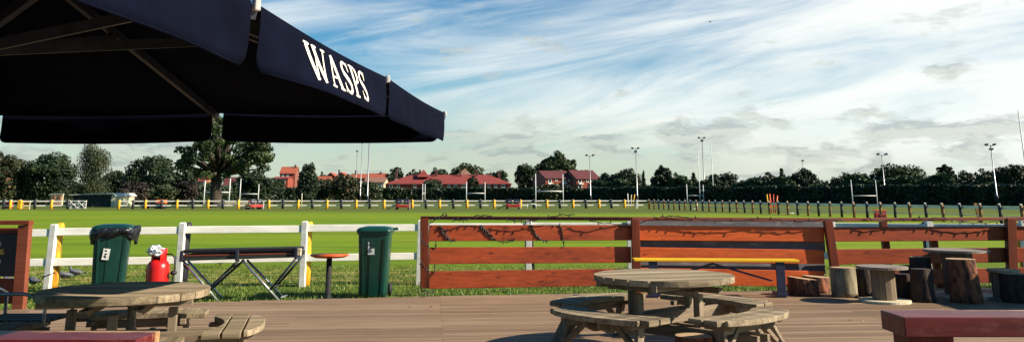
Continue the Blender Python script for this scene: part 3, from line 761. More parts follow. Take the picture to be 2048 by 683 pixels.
# sign frame at the far left
Yd = 12.1; q0 = Q(50,450,Yd); T = Vector((q0.x, Yd, 0)); t = thing('sign_frame', 'red-brown timber frame holding a dark sign at the left edge', 'sign', T)
a = Q(51,449,Yd)-T; b_ = Q(38,618,Yd)-T; MB().bar(b_,a,.15,.10,(0,1,0)).build('post', M['rail'], t, .006)
a = Q(-120,449,Yd)-T; b_ = Q(63,449,Yd)-T; MB().bar(a+Vector((0,-.01,.03)),b_+Vector((0,-.01,.03)),.12,.055).build('top_rail', M['post'], t, .006)
a = Q(-130,449,Yd)-T; b_ = Q(-130,618,Yd)-T; MB().bar(b_,a,.15,.10,(0,1,0)).build('post', M['post'], t, .006)
def rect(x0,y0,x1,y1,Yq,mat,name,th=.02):
    a = Q(x0,y0,Yq)-T; b2 = Q(x1,y1,Yq)-T; return MB().box(((a.x+b2.x)/2,Yq-T.y,(a.z+b2.z)/2),(abs(b2.x-a.x),th,abs(a.z-b2.z))).build(name,mat,t,.003)
rect(-110,468,38,552,Yd+.06,M['signp'],'panel'); rect(-110,455,36,484,Yd+.10,M['post'],'board'); rect(-110,556,36,606,Yd+.10,M['post'],'board')
for x,y,g_,mm,sz in [(-1.5,503,'O','gold',1.0),(5,503,'S','gold',1.0),(0,487,'D','clip',.8),(-1,522,'D','clip',.9)]:
    c0 = Q(x,y,Yd+.04)-T; mb = MB(); r_ = .032*sz
    if g_ == 'O': pts = [(r_*.8*math.cos(R(q_)),r_*math.sin(R(q_))) for q_ in range(0,361,30)]
    elif g_ == 'S': pts = [(r_*.6,r_*.7),(0,r_),(-r_*.6,r_*.6),(-r_*.3,.1*r_),(r_*.3,-.1*r_),(r_*.6,-r_*.6),(0,-r_),(-r_*.6,-r_*.7)]
    else: pts = [(-r_*.5,-r_),(-r_*.5,r_),(r_*.2,r_*.9),(r_*.6,0),(r_*.2,-r_*.9),(-r_*.5,-r_)]
    mb.tube([(c0.x+a_,c0.y,c0.z+b2) for a_,b2 in pts], .0075, 5); mb.build('letter', M[mm], t)

# ------------------------------------------------------------ wheelie bins
def bin_(name, label, loc, rz, matn, liner, wd=.56, dp=.62, hh=1.07, wheels=True):
    t = thing(name, label, 'wheelie bin', loc, rz)
    b = MB(); lev = []; bz = .03
    def ringr(w2,d2,z,rc,n_=5):
        pts = []
        for cx,cy_,a0 in ((w2/2-rc,d2/2-rc,0),(-w2/2+rc,d2/2-rc,90),(-w2/2+rc,-d2/2+rc,180),(w2/2-rc,-d2/2+rc,270)):
            for i in range(n_): a_ = R(a0+90*i/(n_-1)); pts.append((cx+rc*math.cos(a_),cy_+rc*math.sin(a_),z))
        return pts
    prof = [(.80,.82,.0),(.83,.85,.10),(.92,.93,.60),(.975,.985,.90),(.985,.99,.955)]
    rings = [ringr(wd*a_,dp*b2,z*hh,.05) for a_,b2,z in prof]; n_ = len(rings[0])
    vs = [v for r_ in rings for v in r_]; fs = [(i*n_+k,i*n_+(k+1)%n_,(i+1)*n_+(k+1)%n_,(i+1)*n_+k) for i in range(len(rings)-1) for k in range(n_)]
    b.add(vs, fs+[tuple(reversed(range(n_)))], True)
    # raised front ribs
    for sx in (-.19,.20): b.bar((sx*.80*wd/.56,-dp*.41-.004,.06),(sx*wd/.56,-dp*.475-.004,.86*hh),.030,.028,(0,1,0))
    b.bar((0.02,-dp*.42,.05),(0.02,-dp*.483,.84*hh),.15,.018,(0,1,0))
    b.build('body', M[matn], t)
    rim = MB(); r0 = ringr(wd*1.0,dp*1.0,hh*.925,.05); r1 = ringr(wd*1.08,dp*1.06,hh*.925,.06); r2 = ringr(wd*1.08,dp*1.06,hh*.958,.06)
    rim.add(r0+r1+r2,[(k,(k+1)%n_,n_+(k+1)%n_,n_+k) for k in range(n_)]+[(n_+k,n_+(k+1)%n_,2*n_+(k+1)%n_,2*n_+k) for k in range(n_)]); rim.build('rim', M[matn], t)
    lid = MB(); ls = [(1.10,1.10,.955,.07),(1.12,1.12,.965,.08),(1.10,1.10,.985,.08),(.98,.98,1.012,.08),(.60,.60,1.030,.08)]
    rr = [ringr(wd*a_,dp*b2,z*hh,rc) for a_,b2,z,rc in ls]
    lid.add([v for r_ in rr for v in r_],[(i*n_+k,i*n_+(k+1)%n_,(i+1)*n_+(k+1)%n_,(i+1)*n_+k) for i in range(len(rr)-1) for k in range(n_)]+[tuple((len(rr)-1)*n_+k for k in range(n_))],True)
    lid.build('lid', M[matn], t)
    MB().bar((wd*.30,dp*.30,hh*.975),(wd*.68,dp*.38,hh*.985),.05,.045).build('lid_handle', M[matn], t, .008)
    MB().tube([(-wd*.40,dp*.56,hh*.955),(wd*.40,dp*.56,hh*.955)],.017,8).build('handle', M['rubber'], t)
    if wheels:
        for sx in (-1,1):
            wv = MB(); prof2 = [(.0,-.025),(.085,-.025),(.10,-.015),(.10,.015),(.085,.025),(0,.025)]
            wv.lathe(prof2,18).xf(lambda v: Vector((v.z+sx*wd*.475, v.y+dp*.40, v.x+.10)))
            wv.build('wheel', M['rubber'], t)
    return t, ringr
l_ = P(222,601,FZ); t, rg = bin_('wheelie_bin','dark green wheelie bin with a black bin liner spilling round its lid',(l_.x-.20,l_.y+.30,FZ),R(20),'binb',True,.55,.56,1.12)
# liner: rumpled skirt hanging below the lid
mb = MB(); nn_ = 60; rows = 7; vs = []
for j in range(rows):
    for k2 in range(nn_):
        an = 2*math.pi*k2/nn_; ca, sa = math.cos(an), math.sin(an)
        e = 5.0; rr_ = 1/((abs(ca)/.305)**e+(abs(sa)/.305)**e)**(1/e)
        dr = j/(rows-1); fold = .022*math.sin(an*13+j)*dr+.014*math.sin(an*23+2*j)
        bulge = .030*math.sin(math.pi*min(dr*1.2,1)); drop = .25*(.75+.25*math.sin(an*2+1.1)+.12*math.sin(an*7))
        wing = .075*max(0,math.cos(an-.0))**8*(1-dr*.6)
        vs.append((ca*(rr_+fold+bulge+wing), sa*(rr_+fold+bulge), 1.105-drop*dr+(.03*max(0,math.cos(an))**6)*(1-dr)))
fs = [(j*nn_+k2,j*nn_+(k2+1)%nn_,(j+1)*nn_+(k2+1)%nn_,(j+1)*nn_+k2) for j in range(rows-1) for k2 in range(nn_)]
o = mb.add(vs,fs,True).build('bin_liner', M['bag'], t); sm = o.modifiers.new('thickness','SOLIDIFY'); sm.thickness = .004
def sticker(t, x, y, z, w_, h_, tilt=0, seed=1):
    rot = Matrix.Rotation(tilt,3,'Y'); o = MB().box((x,y,z),(w_,.004,h_),rot).build('sticker', M['sticker'], t)
    random.seed(seed)
    mk = MB()
    for pts in ([(-.22,.30),(-.05,.36),(.12,.26)],[(-.10,.10),(.05,-.02),(.2,.03)],[(-.25,-.12),(-.05,-.22),(.08,-.30)]):
        mk.tube([(x+a_*w_,y-.0035,z+b2*h_) for a_,b2 in pts], [.006,.014,.005],5)
    mk.build('printed_mark', M['ink'], o)
sticker(t,-.06,-.285,.70,.10,.17,R(6),3)
l_ = P(741,598,FZ); t, rg = bin_('wheelie_bin','plain green wheelie bin standing left of the timber fence',(l_.x,l_.y+.30,FZ),R(2),'binl',False,.51,.56,1.08)
sticker(t,-.03,-.272,.78,.105,.20,0,4)

# ------------------------------------------------------------ gas cylinder
l_ = P(305,606,FZ); t = thing('gas_cylinder','red gas cylinder with a crumpled plastic bag on top','gas cylinder',(l_.x,l_.y+.1,FZ))
MB().lathe([(.13,.0),(.14,.02),(.155,.05),(.168,.09),(.172,.15),(.172,.50),(.165,.55),(.14,.60),(.10,.63),(.06,.645)],28).build('body',M['gas'],t)
col = MB()                                                   # shroud round the valve
rr = [(.105,.60),(.115,.62),(.115,.79),(.110,.80),(.105,.79),(.105,.62)]
for k2 in range(0,20):
    a0, a1 = R(-60+k2*15), R(-60+(k2+1)*15); vs = []
    for a_ in (a0,a1):
        for r_,z_ in rr: vs.append((r_*math.cos(a_),r_*math.sin(a_),z_))
    col.add(vs,[(i,(i+1)%6,6+(i+1)%6,6+i) for i in range(6)],True)
col.build('valve_shroud',M['gas'],t); MB().lathe([(.02,.64),(.02,.72),(.03,.73),(.03,.76)],10).build('valve',M['galv'],t)
mb = MB(); bl = bpy.data.meshes.new('x'); 
vs = []; fs = []; n1, n2 = 9, 16
for j in range(n1):
    for k2 in range(n2):
        th_, ph = math.pi*j/(n1-1), 2*math.pi*k2/n2; r_ = .105*(1+.22*math.sin(ph*5+j*2)+.15*math.sin(j*4+ph*3))
        vs.append((-.045+r_*math.sin(th_)*math.cos(ph)*1.15, -.05+r_*math.sin(th_)*math.sin(ph), .765+r_*.72*math.cos(th_)))
fs = [(j*n2+k2,(j+1)*n2+k2,(j+1)*n2+(k2+1)%n2,j*n2+(k2+1)%n2) for j in range(n1-1) for k2 in range(n2)]
o = MB().add(vs,fs).build('crumpled_bag',M['clear']); tag(o,'crumpled silvery plastic bag lying on top of the red gas cylinder','bag'); o.location = t.location
o = MB().tube([(.11,-.02,.72),(.20,-.02,.72),(.25,-.02,.66),(.27,-.02,.50),(.24,-.02,.36),(.26,-.02,.1),(.35,-.02,.02),(.5,0,.02)],.011,7).build('gas_hose',M['cable'])
o.location = t.location; tag(o,'black gas hose dropping from the red cylinder towards the grill','hose')
o = MB().lathe([(0,-.035),(.04,-.025),(.055,0),(.04,.03),(0,.04)],10).build('regulator',M['rubber']); o.location = t.location+Vector((.25,-.02,.44)); tag(o,'black hose regulator beside the red gas cylinder','regulator')

# ------------------------------------------------------------ folding barbecue
Yd = 13.9; q0 = Q(480,598,Yd); T = Vector((q0.x,Yd,FZ)); t = thing('folding_barbecue','long black folding barbecue on crossed steel legs in front of the fence','barbecue',T)
def q3(x,y,off=0): return Q(x,y,Yd+off)-T
a, b_ = q3(364,514), q3(596,507)
MB().bar(a+Vector((0,.24,0)),b_+Vector((0,.24,0)),.44,.075).build('trough',M['rubber'],t,.01)
a, b_ = q3(362,505), q3(594,500); dl = MB()
dl.bar(a+Vector((0,.24,.01)),b_+Vector((0,.24,.01)),.46,.035)
for k2 in range(60):
    f = (k2+.5)/60; p = a.lerp(b_,f); dl.bar(p+Vector((0,.02,.035)),p+Vector((0,.46,.035)),.008,.012)
dl.build('grill',M['cable'],t)
MB().bar(q3(362,511,-.04),q3(594,506,-.04),.03,.022).build('front_rail',M['rail'],t,.004)
MB().bar(q3(362,518,-.045),q3(590,511,-.045),.02,.045).build('front_apron',M['shade'],t,.004)
for x,y in ((363,512),(474,510),(592,505)): MB().box(q3(x,y,-.06),(.045,.05,.16)).build('bracket',M['alu'],t,.006)
MB().box(q3(597,503,-.02),(.09,.06,.11)).build('end_handle',M['ply'],t,.01)
for off in (-.02,.46):
    for x0,y0,x1,y1,mt in ((366,521,440,606,'galv'),(478,519,386,606,'alu'),(484,519,563,606,'galv'),(596,511,541,578,'alu')):
        dx = 10 if off > .1 else 0; sh = 0 if off < .1 else -5
        MB().tube([q3(x0+dx,y0,off),q3(x1+dx,y1+sh,off)],.019,10).build('leg',M[mt],t)
for x0,y0 in ((562,600),(392,600)):
    MB().tube([q3(x0,y0-6,-.02),q3(x0+12,y0-10,.46)],.015,8).build('foot_bar',M['galv'],t)
MB().tube([q3(545,573,-.02),q3(556,570,.46)],.013,8).build('cross_bar',M['galv'],t)
o = MB().tube([q3(476,521,-.05),q3(470,528,-.06),q3(466,532,-.06)],[.01,.03,.03],8).build('control_knob',M['rubber'],t)

# high poser table
l_ = P(655,599,FZ); q = Q(653,508,l_.y); T = Vector((l_.x,l_.y,FZ)); hh = q.z-FZ
t = thing('poser_table','tall narrow table with a round wooden top on one black post','table',T)
MB().lathe([(.24,hh-.045),(.30,hh-.02),(.305,hh),(.0,hh+.002)],28).build('tabletop',M['boardo'],t,0)
MB().lathe([(.18,.0),(.18,.012),(.045,.02),(.045,hh-.04)],16).build('post',M['rubber'],t)

# ------------------------------------------------------------ pigeons
def pigeon(label, px, py, rz, s=1.0, peck=.0):
    l_ = P(px,py,FZ); t = thing('pigeon',label,'pigeon',l_,rz,'pigeons on the grass'); t.scale = (s,s,s)
    MB().tube([(-.13,0,.13),(-.09,0,.125),(-.03,0,.12),(.04,0,.125),(.09,0,.15),(.115,0,.185-peck),(.125,0,.215-peck*1.5),(.15,0,.222-peck*1.6),(.165,0,.215-peck*1.6)],[.018,.042,.062,.066,.05,.030,.026,.020,.004],12).build('body',M['pigeon'],t)
    MB().tube([(-.10,0,.13),(-.20,0,.115),(-.245,0,.11)],[.03,.026,.020],8).xf(lambda v: Vector((v.x,v.y*1.0,.115+(v.z-.115)*.35))).build('tail',M['black'],t)
    for sy_ in (-1,1):
        MB().tube([(.06,sy_*.045,.14),(0,sy_*.062,.135),(-.10,sy_*.045,.125),(-.17,sy_*.02,.12)],[.012,.022,.020,.004],8).build('wing',M['pigeon'],t)
        MB().tube([(.0,sy_*.025,.07),(.005,sy_*.025,.0)],.005,6).build('leg',M['brownpad'],t)
    return t
pigeon('grey pigeon bending forward on the grass, left of the pair by the padded post',128,562,R(195),.95,.06)
pigeon('grey pigeon with raised head and tail pointing right beside the other of the pair',150,556,R(178),.95)
pigeon('pigeon between the sign frame and the first white post',66,574,R(150),.95,.04)
pigeon('pigeon partly behind the sign frame at the far left',18,574,R(170),.95)
pigeon('small distant pigeon on the grass seen beneath the folding barbecue',440,533,R(180),1.2,.02)

# wire snagged round the first white post
q0 = Q(96,550,15.2); T = q0.copy(); mb = MB()
for pts in ([(75,571),(84,556),(98,548),(112,545)],[(78,566),(88,551),(100,549),(110,543)],[(68,567),(82,552),(96,551)]):
    mb.tube([Q(x,y,15.18)-T for x,y in pts],.006,5)
o = mb.build('loose_wire',M['cable']); o.location = T; tag(o,'thin black wire looped round the foot of the first white post','wire')

# ------------------------------------------------------------ yellow folding bench
Yb = 13.35; q0 = Q(1433,521,Yb); T = Vector((q0.x,Yb,0)); t = thing('beer_bench','long yellow folding bench with dark legs in front of the orange fence bay','bench',T)
a, b_ = Q(1268,519,Yb)-T, Q(1597,521,Yb)-T
a.z += .0; MB().bar(a+Vector((0,.1,0)),b_+Vector((0,.1,0)),.27,.035).build('seat',M['benchy'],t,.006)
for x,xs_ in ((1306,1),(1560,-1)):
    for off in (0,.2):
        p = Q(x,530,Yb+off)-T; MB().bar((p.x+.02*xs_*0,off,.0),(p.x,off,a.z-.01),.13,.03,(0,1,0)).build('leg',M['bluepad'],t,.004)
    p = Q(x,580,Yb)-T; MB().bar((p.x+.03,-.02,.05),(p.x+.03,.24,.05),.16,.05).build('foot_bar',M['bluepad'],t,.004)
    q = Q(1428,526,Yb)-T; s2 = Q(x-12 if x>1400 else x+12,562,Yb)-T
    MB().bar((q.x,.1,q.z-.01),(s2.x,.1,s2.z),.03,.03).build('stay',M['bluepad'],t)

# ------------------------------------------------------------ logs and cable reels
def log_(name,label,px,py,wpx,top,mat,zf=0.0,tilt=0,lean=0,grp='sawn log stools on the deck',cut='cut',seed=0,taper=.95):
    l_ = P(px,py,zf); s_ = (l_.y*CT+(zf-H)*ST)/F; r_ = wpx*s_/2; l_ = l_+Vector((0,r_*.95,0))
    hh = Q(px,top,l_.y).z-zf; n_ = 36; rnd = random.Random(seed)
    ph = [rnd.uniform(0,6) for _ in range(6)]
    t = thing(name,label,'log',l_,0,grp); rows_ = 7; vs = []
    for j in range(rows_):
        f = j/(rows_-1)
        for k2 in range(n_):
            an = 2*math.pi*k2/n_
            rr_ = r_*(1.04-(1.04-taper)*f)*(1+.045*math.sin(2*an+ph[0])+.03*math.sin(3*an+ph[1]+f)+.018*math.sin(9*an+ph[2]+4*f)+.014*math.sin(17*an+ph[3]-3*f))
            z_ = hh*f + (tilt*math.cos(an)*r_*f)
            vs.append((rr_*math.cos(an)+lean*f*hh, rr_*math.sin(an), z_))
    fs = [(j*n_+k2,j*n_+(k2+1)%n_,(j+1)*n_+(k2+1)%n_,(j+1)*n_+k2) for j in range(rows_-1) for k2 in range(n_)]
    MB().add(vs,fs+[tuple(reversed(range(n_)))],True).build('bark',M[mat],t)
    topv = vs[(rows_-1)*n_:]; c_ = Vector((lean*hh,0,hh)); 
    inner = [c_+(Vector(v)-c_)*.985+Vector((0,0,.003)) for v in topv]
    MB().add(inner+[Vector(v)-Vector((0,0,.02)) for v in topv],[tuple(range(n_))]+[(k2,n_+k2,n_+(k2+1)%n_,(k2+1)%n_) for k2 in range(n_)]).build('sawn_top',M[cut],t)
    return t
log_('log_stool','low red-barked log with a slanting top, front one of the pair by the leaning post',1618,592,60,556,'bark',tilt=-.12,seed=1)
log_('log_stool','low log half hidden behind the slanting red-barked one',1643,586,56,552,'bark',tilt=-.06,seed=2)
log_('log_stool','grey smooth-barked log standing left of the cable reel table',1698,595,47,534,'barkg',seed=3,taper=1.0)
log_('log_stool','dark log standing right behind the small cable reel table',1738,593,34,536,'barkd',seed=4)
log_('log_stool','short blackish log at the left of the cluster right of the cable reel',1816,599,36,547,'barkd',seed=5,cut='barkd')
log_('log_stool','middle-height dark log with a dark top at the back of the cluster',1828,592,34,530,'barkd',seed=6,cut='barkd')
log_('log_stool','tallest log of the cluster, its pale top showing above the others',1856,593,40,513,'barkd',seed=7)
log_('log_stool','split-barked dark log at the front of the cluster',1858,605,45,537,'barkd',seed=8,cut='barkd',taper=.85)
log_('log_stool','tall log with bright orange bark on its sunlit edge, in front of the big reel',1948,607,56,517,'bark',seed=9,lean=-.06)
log_('log_stool','dark log at the right edge of the deck beside the shaded reel',2046,606,52,546,'barkd',seed=10)
log_('log_stool','cut log top at the bottom edge in front of the round table',1397,735,76,670,'bark',seed=11)
def reel(label,px,py,rpx,top,drum,bm,tm):
    l_ = P(px,py,0); s_ = (l_.y*CT-H*ST)/F; r_ = rpx*s_; hh = Q(px,top,l_.y).z
    t = thing('cable_reel_table',label,'table',l_+Vector((0,0,0)),0,'cable reel tables on the deck')
    MB().lathe([(r_,.0),(r_,.035),(0,.036)],36,smooth=False).build('base_disc',M[bm],t,.003)
    mb = MB(); n_ = 14
    for k2 in range(n_):
        a0 = 2*math.pi*k2/n_; a1 = 2*math.pi*(k2+.96)/n_; rd = drum*s_
        vs = [(rd*math.cos(a)*q,rd*math.sin(a)*q,z) for z in (.037,hh-.037) for a in (a0,a1) for q in (.9,1)]
        mb.add(vs,[(1,3,7,5),(0,4,6,2),(0,1,5,4),(2,6,7,3),(0,2,3,1),(4,5,7,6)])
    mb.build('drum',M['reeld'],t)
    MB().lathe([(r_,hh-.036),(r_,hh),(.0,hh+.001)],36,smooth=False).build('top_disc',M[tm],t,.003)
    return t
reel('small cable reel table with a pale lit base disc in the middle of the logs',1770,603,49,531,23,'ply','reeltop')
reel('large cable reel table behind the tall orange-barked log',1922,592,61,498,29,'ply','reeltop')
reel('low shaded cable reel table at the right edge of the picture',2014,600,30,538,24,'reeltop','cut')

# ------------------------------------------------------------ trees
def lobes(kind, Wd, Hh, rnd):
    L = []; rx = Wd/2
    if kind == 'cone':
        for k2 in range(9):
            f = k2/8; r_ = rx*(1-f*.82); L.append((rnd.uniform(-.12,.12)*rx, rnd.uniform(-.2,.2)*rx, Hh*(.10+.82*f), r_, r_, Hh*.11))
            if k2 < 7:
                for _ in range(2): a_ = rnd.uniform(0,6.3); L.append((math.cos(a_)*r_*.6, math.sin(a_)*r_*.6, Hh*(.10+.82*f)+rnd.uniform(-.04,.04)*Hh, r_*.45, r_*.45, Hh*.07))
    elif kind == 'tall':
        for k2 in range(22):
            f = rnd.random(); a_ = rnd.uniform(0,6.3); r_ = rx*(1-.55*f)
            q_ = rnd.random()**.5*.72*r_
            L.append((math.cos(a_)*q_, math.sin(a_)*q_, Hh*(.12+.76*f), rx*.38*(1.15-.5*f), rx*.38*(1.15-.5*f), Hh*.13))
        L.append((0,0,Hh*.45,rx*.75,rx*.75,Hh*.4))
    else:
        n_ = {'round':30,'broad':36,'open':28}[kind]; zc = Hh*.56; rz_ = Hh*.42
        for k2 in range(n_):
            a_ = rnd.uniform(0,6.3); b2 = math.asin(rnd.uniform(-.75,1)); q_ = rnd.uniform(.55,.80)
            s_ = rnd.uniform(.22,.38) if kind != 'open' else rnd.uniform(.16,.30)
            L.append((math.cos(a_)*math.cos(b2)*rx*q_, math.sin(a_)*math.cos(b2)*rx*q_*.9, zc+math.sin(b2)*rz_*q_*1.05, rx*s_*1.15, rx*s_, rx*s_*.85 if Wd < Hh*1.5 else Hh*s_*.45))
        for k2 in range(14):
            a_ = rnd.uniform(0,6.3); b2 = math.asin(rnd.uniform(-.5,1)); q_ = rnd.uniform(.84,1.02); s_ = rnd.uniform(.09,.17)
            L.append((math.cos(a_)*math.cos(b2)*rx*q_, math.sin(a_)*math.cos(b2)*rx*q_*.9, zc+math.sin(b2)*rz_*q_*1.05, rx*s_*1.2, rx*s_, min(rx,rz_)*s_*1.2))
        if kind != 'open': L += [(0,0,zc-.04*Hh,rx*.72,rx*.66,rz_*.80),(0,0,Hh*.26,rx*.78,rx*.6,Hh*.24)]
    return L
def leaves(L, n, size, rng, droop=0, inner=.25):
    vol = np.array([l[3]*l[4]+l[3]*l[5] for l in L]); idx = rng.choice(len(L), n, p=vol/vol.sum()); A = np.array(L)[idx]
    dvec = rng.normal(size=(n,3)); dvec /= np.linalg.norm(dvec,axis=1)[:,None]
    r_ = np.where(rng.random(n) < inner, rng.uniform(.3,.9,n), rng.normal(.97,.09,n))
    cen = A[:,:3]+dvec*A[:,3:]*r_[:,None]
    nrm = dvec+rng.normal(0,.75,(n,3)); nrm /= np.linalg.norm(nrm,axis=1)[:,None]
    t1 = np.cross(nrm, rng.normal(size=(n,3))); t1 /= np.linalg.norm(t1,axis=1)[:,None]; t2 = np.cross(nrm,t1)
    s_ = size*rng.uniform(.5,1.25,n)[:,None]
    if droop: t1 = t1*.5+np.array([0,0,-1.0])*droop; t2 *= .55
    V = np.stack([cen-t1*s_*.6, cen-t2*s_*.42+t1*s_*.1, cen+t1*s_*.6, cen+t2*s_*.42], axis=1)
    return V.reshape(-1,3)
def tree(name,label,x0,x1,ytop,Yd,kind='round',mat='leafd',dens=1.0,group='trees round the playing field',droop=0,size=None,trunkw=None,cz=0.0):
    xm = (x0+x1)/2; g0 = Q(xm,400,Yd); base_ = Vector((g0.x,Yd,FZ)); Wd = (x1-x0)*(Yd*CT)/F*1.16; Hh = (Q(xm,ytop,Yd).z-FZ)*1.03
    rnd = random.Random(int(x0*7+x1)); rng = np.random.default_rng(int(abs(x0)*3+x1))
    t = thing(name,label,'tree',base_,0,group)
    L = lobes(kind,Wd*.90,Hh*.97,rnd)
    if cz: L = [l for l in L if l[2]-l[5]*.3 > Hh*cz]
    sz = size or max(.34, Yd/420)
    n = int(dens*min(15000, 26*Wd*Hh/(sz*sz)*.75)); 
    npmesh('crown', leaves(L,n,sz,rng,droop), 4, M[mat], t)
    tr = MB(); tw_ = trunkw or max(.22,Wd*.035)
    bend = rnd.uniform(-.04,.04)*Hh
    tr.tube([(0,0,-.1),(0,0,.3),(bend*.2,0,Hh*.2),(bend*.6,0,Hh*.45),(bend,0,Hh*.78)],[tw_*1.35,tw_*1.0,tw_*.85,tw_*.6,tw_*.15],9)
    for l in L[:6]:
        z_ = Hh*rnd.uniform(.22,.45); tr.tube([(bend*.4,0,z_),(l[0]*.5,l[1]*.5,(z_+l[2])/2+.1*Hh*0),(l[0],l[1],l[2])],[tw_*.5,tw_*.3,tw_*.08],6)
    tr.build('trunk',M['trunk'],t)
    return t
TR = [
 ('broadleaf_tree','brownish tree at the extreme left edge of the field',-38,44,301,140,'round','leafr'),
 ('broadleaf_tree','broad dark green tree between the left edge tree and the tall birch',42,142,306,142,'broad','leafd'),
 ('birch_tree','tall feathery birch behind the low shed, highest of the left trees',134,226,277,148,'tall','leafo',1.2,'trees round the playing field',.45),
 ('broadleaf_tree','small rounded tree low between the birch and the big round tree',218,262,338,165,'round','leafd'),
 ('broadleaf_tree','large round-topped dark tree right of the shed',248,346,315,158,'broad','leafd'),
 ('broadleaf_tree','dark tree behind and left of the big oak',338,392,320,170,'round','leafd'),
 ('shrub','purple-leaved shrub at the right end of the shed',232,300,364,150,'round','leafp'),
 ('shrub','olive shrub in front of the round tree, left of the big oak',292,352,368,152,'round','leafo'),
 ('shrub','purple-tinged bush just left of the oak trunk',345,398,362,160,'round','leafp'),
 ('broadleaf_tree','bushy tree just right of the big oak',478,546,342,165,'broad','leafd'),
 ('poplar_tree','dark upright poplar between the red houses',588,640,327,196,'tall','leafd'),
 ('broadleaf_tree','brownish tree in front of the far red roofs',628,672,358,205,'round','leafo'),
 ('broadleaf_tree','rust-tinged tree left of the three tall poles',662,716,350,200,'round','leafr'),
 ('broadleaf_tree','low tree tangled behind the three tall poles',712,764,364,212,'broad','leafo'),
 ('broadleaf_tree','far dark tree over the roof gap right of the poplar',634,656,344,330,'round','leafd'),
 ('broadleaf_tree','far flat-topped tree above the small red gables',668,700,345,340,'broad','leafd'),
 ('broadleaf_tree','small far tree between the orange roofs',700,726,346,345,'broad','leafd'),
 ('broadleaf_tree','round tree behind the left end of the long red roof',770,806,333,272,'round','leafd'),
 ('broadleaf_tree','domed tree second from left over the long red roof',810,846,337,300,'round','leafd'),
 ('broadleaf_tree','domed tree third from left over the long red roof',857,896,335,300,'round','leafd'),
 ('broadleaf_tree','wide tree rising behind the pyramid roof',900,968,324,330,'broad','leafm'),
 ('broadleaf_tree','round tree behind the right end of the long red roof',972,1016,334,290,'round','leafd'),
 ('broadleaf_tree','dark bushy tree standing in front of the long red-roofed building',842,888,357,232,'round','leafd'),
 ('broadleaf_tree','slender brown tree in front of the long roof, right of its middle',933,958,349,232,'open','leafr'),
 ('broadleaf_tree','dark tree left of the brick flats',1028,1078,324,262,'broad','leafd'),
 ('broadleaf_tree','big open-crowned tree behind the brick flats',1070,1158,305,290,'open','leafm'),
 ('broadleaf_tree','small tree peeping over the right end of the brick flats',1156,1184,331,280,'open','leafd'),
 ('shrub','olive bush in front of the left brick flats',1070,1128,368,208,'broad','leafo'),
 ('shrub','olive bush in front of the right brick flats',1168,1200,371,208,'round','leafo'),
 ('broadleaf_tree','dark tree immediately right of the brick flats',1190,1232,345,222,'round','leafd'),
 ('broadleaf_tree','large rounded tree left of the twin-headed floodlight',1222,1284,339,218,'broad','leafd'),
 ('conifer_tree','thin pointed conifer beside the twin-headed floodlight',1281,1296,340,222,'cone','leafd'),
 ('conifer_tree','tall layered pine right of the twin-headed floodlight',1304,1350,331,205,'open','leafd'),
 ('broadleaf_tree','low dense tree right of the layered pine',1338,1378,347,200,'round','leafd'),
 ('conifer_tree','narrow ragged conifer left of the tallest goalposts',1378,1400,343,205,'tall','leafd'),
 ('broadleaf_tree','broad tree between the tallest goalposts and the low belt',1408,1478,344,198,'broad','leafd'),
 ('broadleaf_tree','low olive tree in the belt left of the domed tree',1472,1524,357,194,'broad','leafo'),
 ('broadleaf_tree','domed tree left of the dark pointed conifer',1515,1556,346,190,'round','leafd'),
 ('conifer_tree','dark pointed conifer left of the slim lamp pole',1551,1584,337,190,'cone','leafd'),
 ('broadleaf_tree','broad tree behind the slim lamp pole',1580,1644,338,188,'broad','leafd'),
 ('broadleaf_tree','low tree in the dip right of the slim lamp pole',1638,1668,360,184,'broad','leafd'),
 ('broadleaf_tree','pair-crowned tree left of the right-hand H goal',1662,1722,346,182,'broad','leafd'),
 ('broadleaf_tree','small tree behind the crossbar of the right-hand H goal',1716,1742,361,190,'round','leafo'),
 ('conifer_tree','small pointed tree at the right post of the H goal',1735,1757,350,180,'cone','leafd'),
 ('broadleaf_tree','huge round tree right of the H goal, largest on the right side',1750,1856,330,172,'broad','leafm'),
 ('broadleaf_tree','olive tree sloping down from the huge round one',1838,1884,364,168,'broad','leafo'),
 ('broadleaf_tree','ragged tree above the red house on the right',1872,1920,331,200,'open','leafd'),
 ('broadleaf_tree','dark low tree right of the one above the red house',1914,1960,342,195,'broad','leafd'),
 ('broadleaf_tree','dark tree just left of the last floodlight',1956,1996,335,185,'round','leafd'),
 ('broadleaf_tree','very dark tree at the right edge of the picture',1993,2075,327,165,'broad','leafd'),
]
for a in TR: tree(*a)
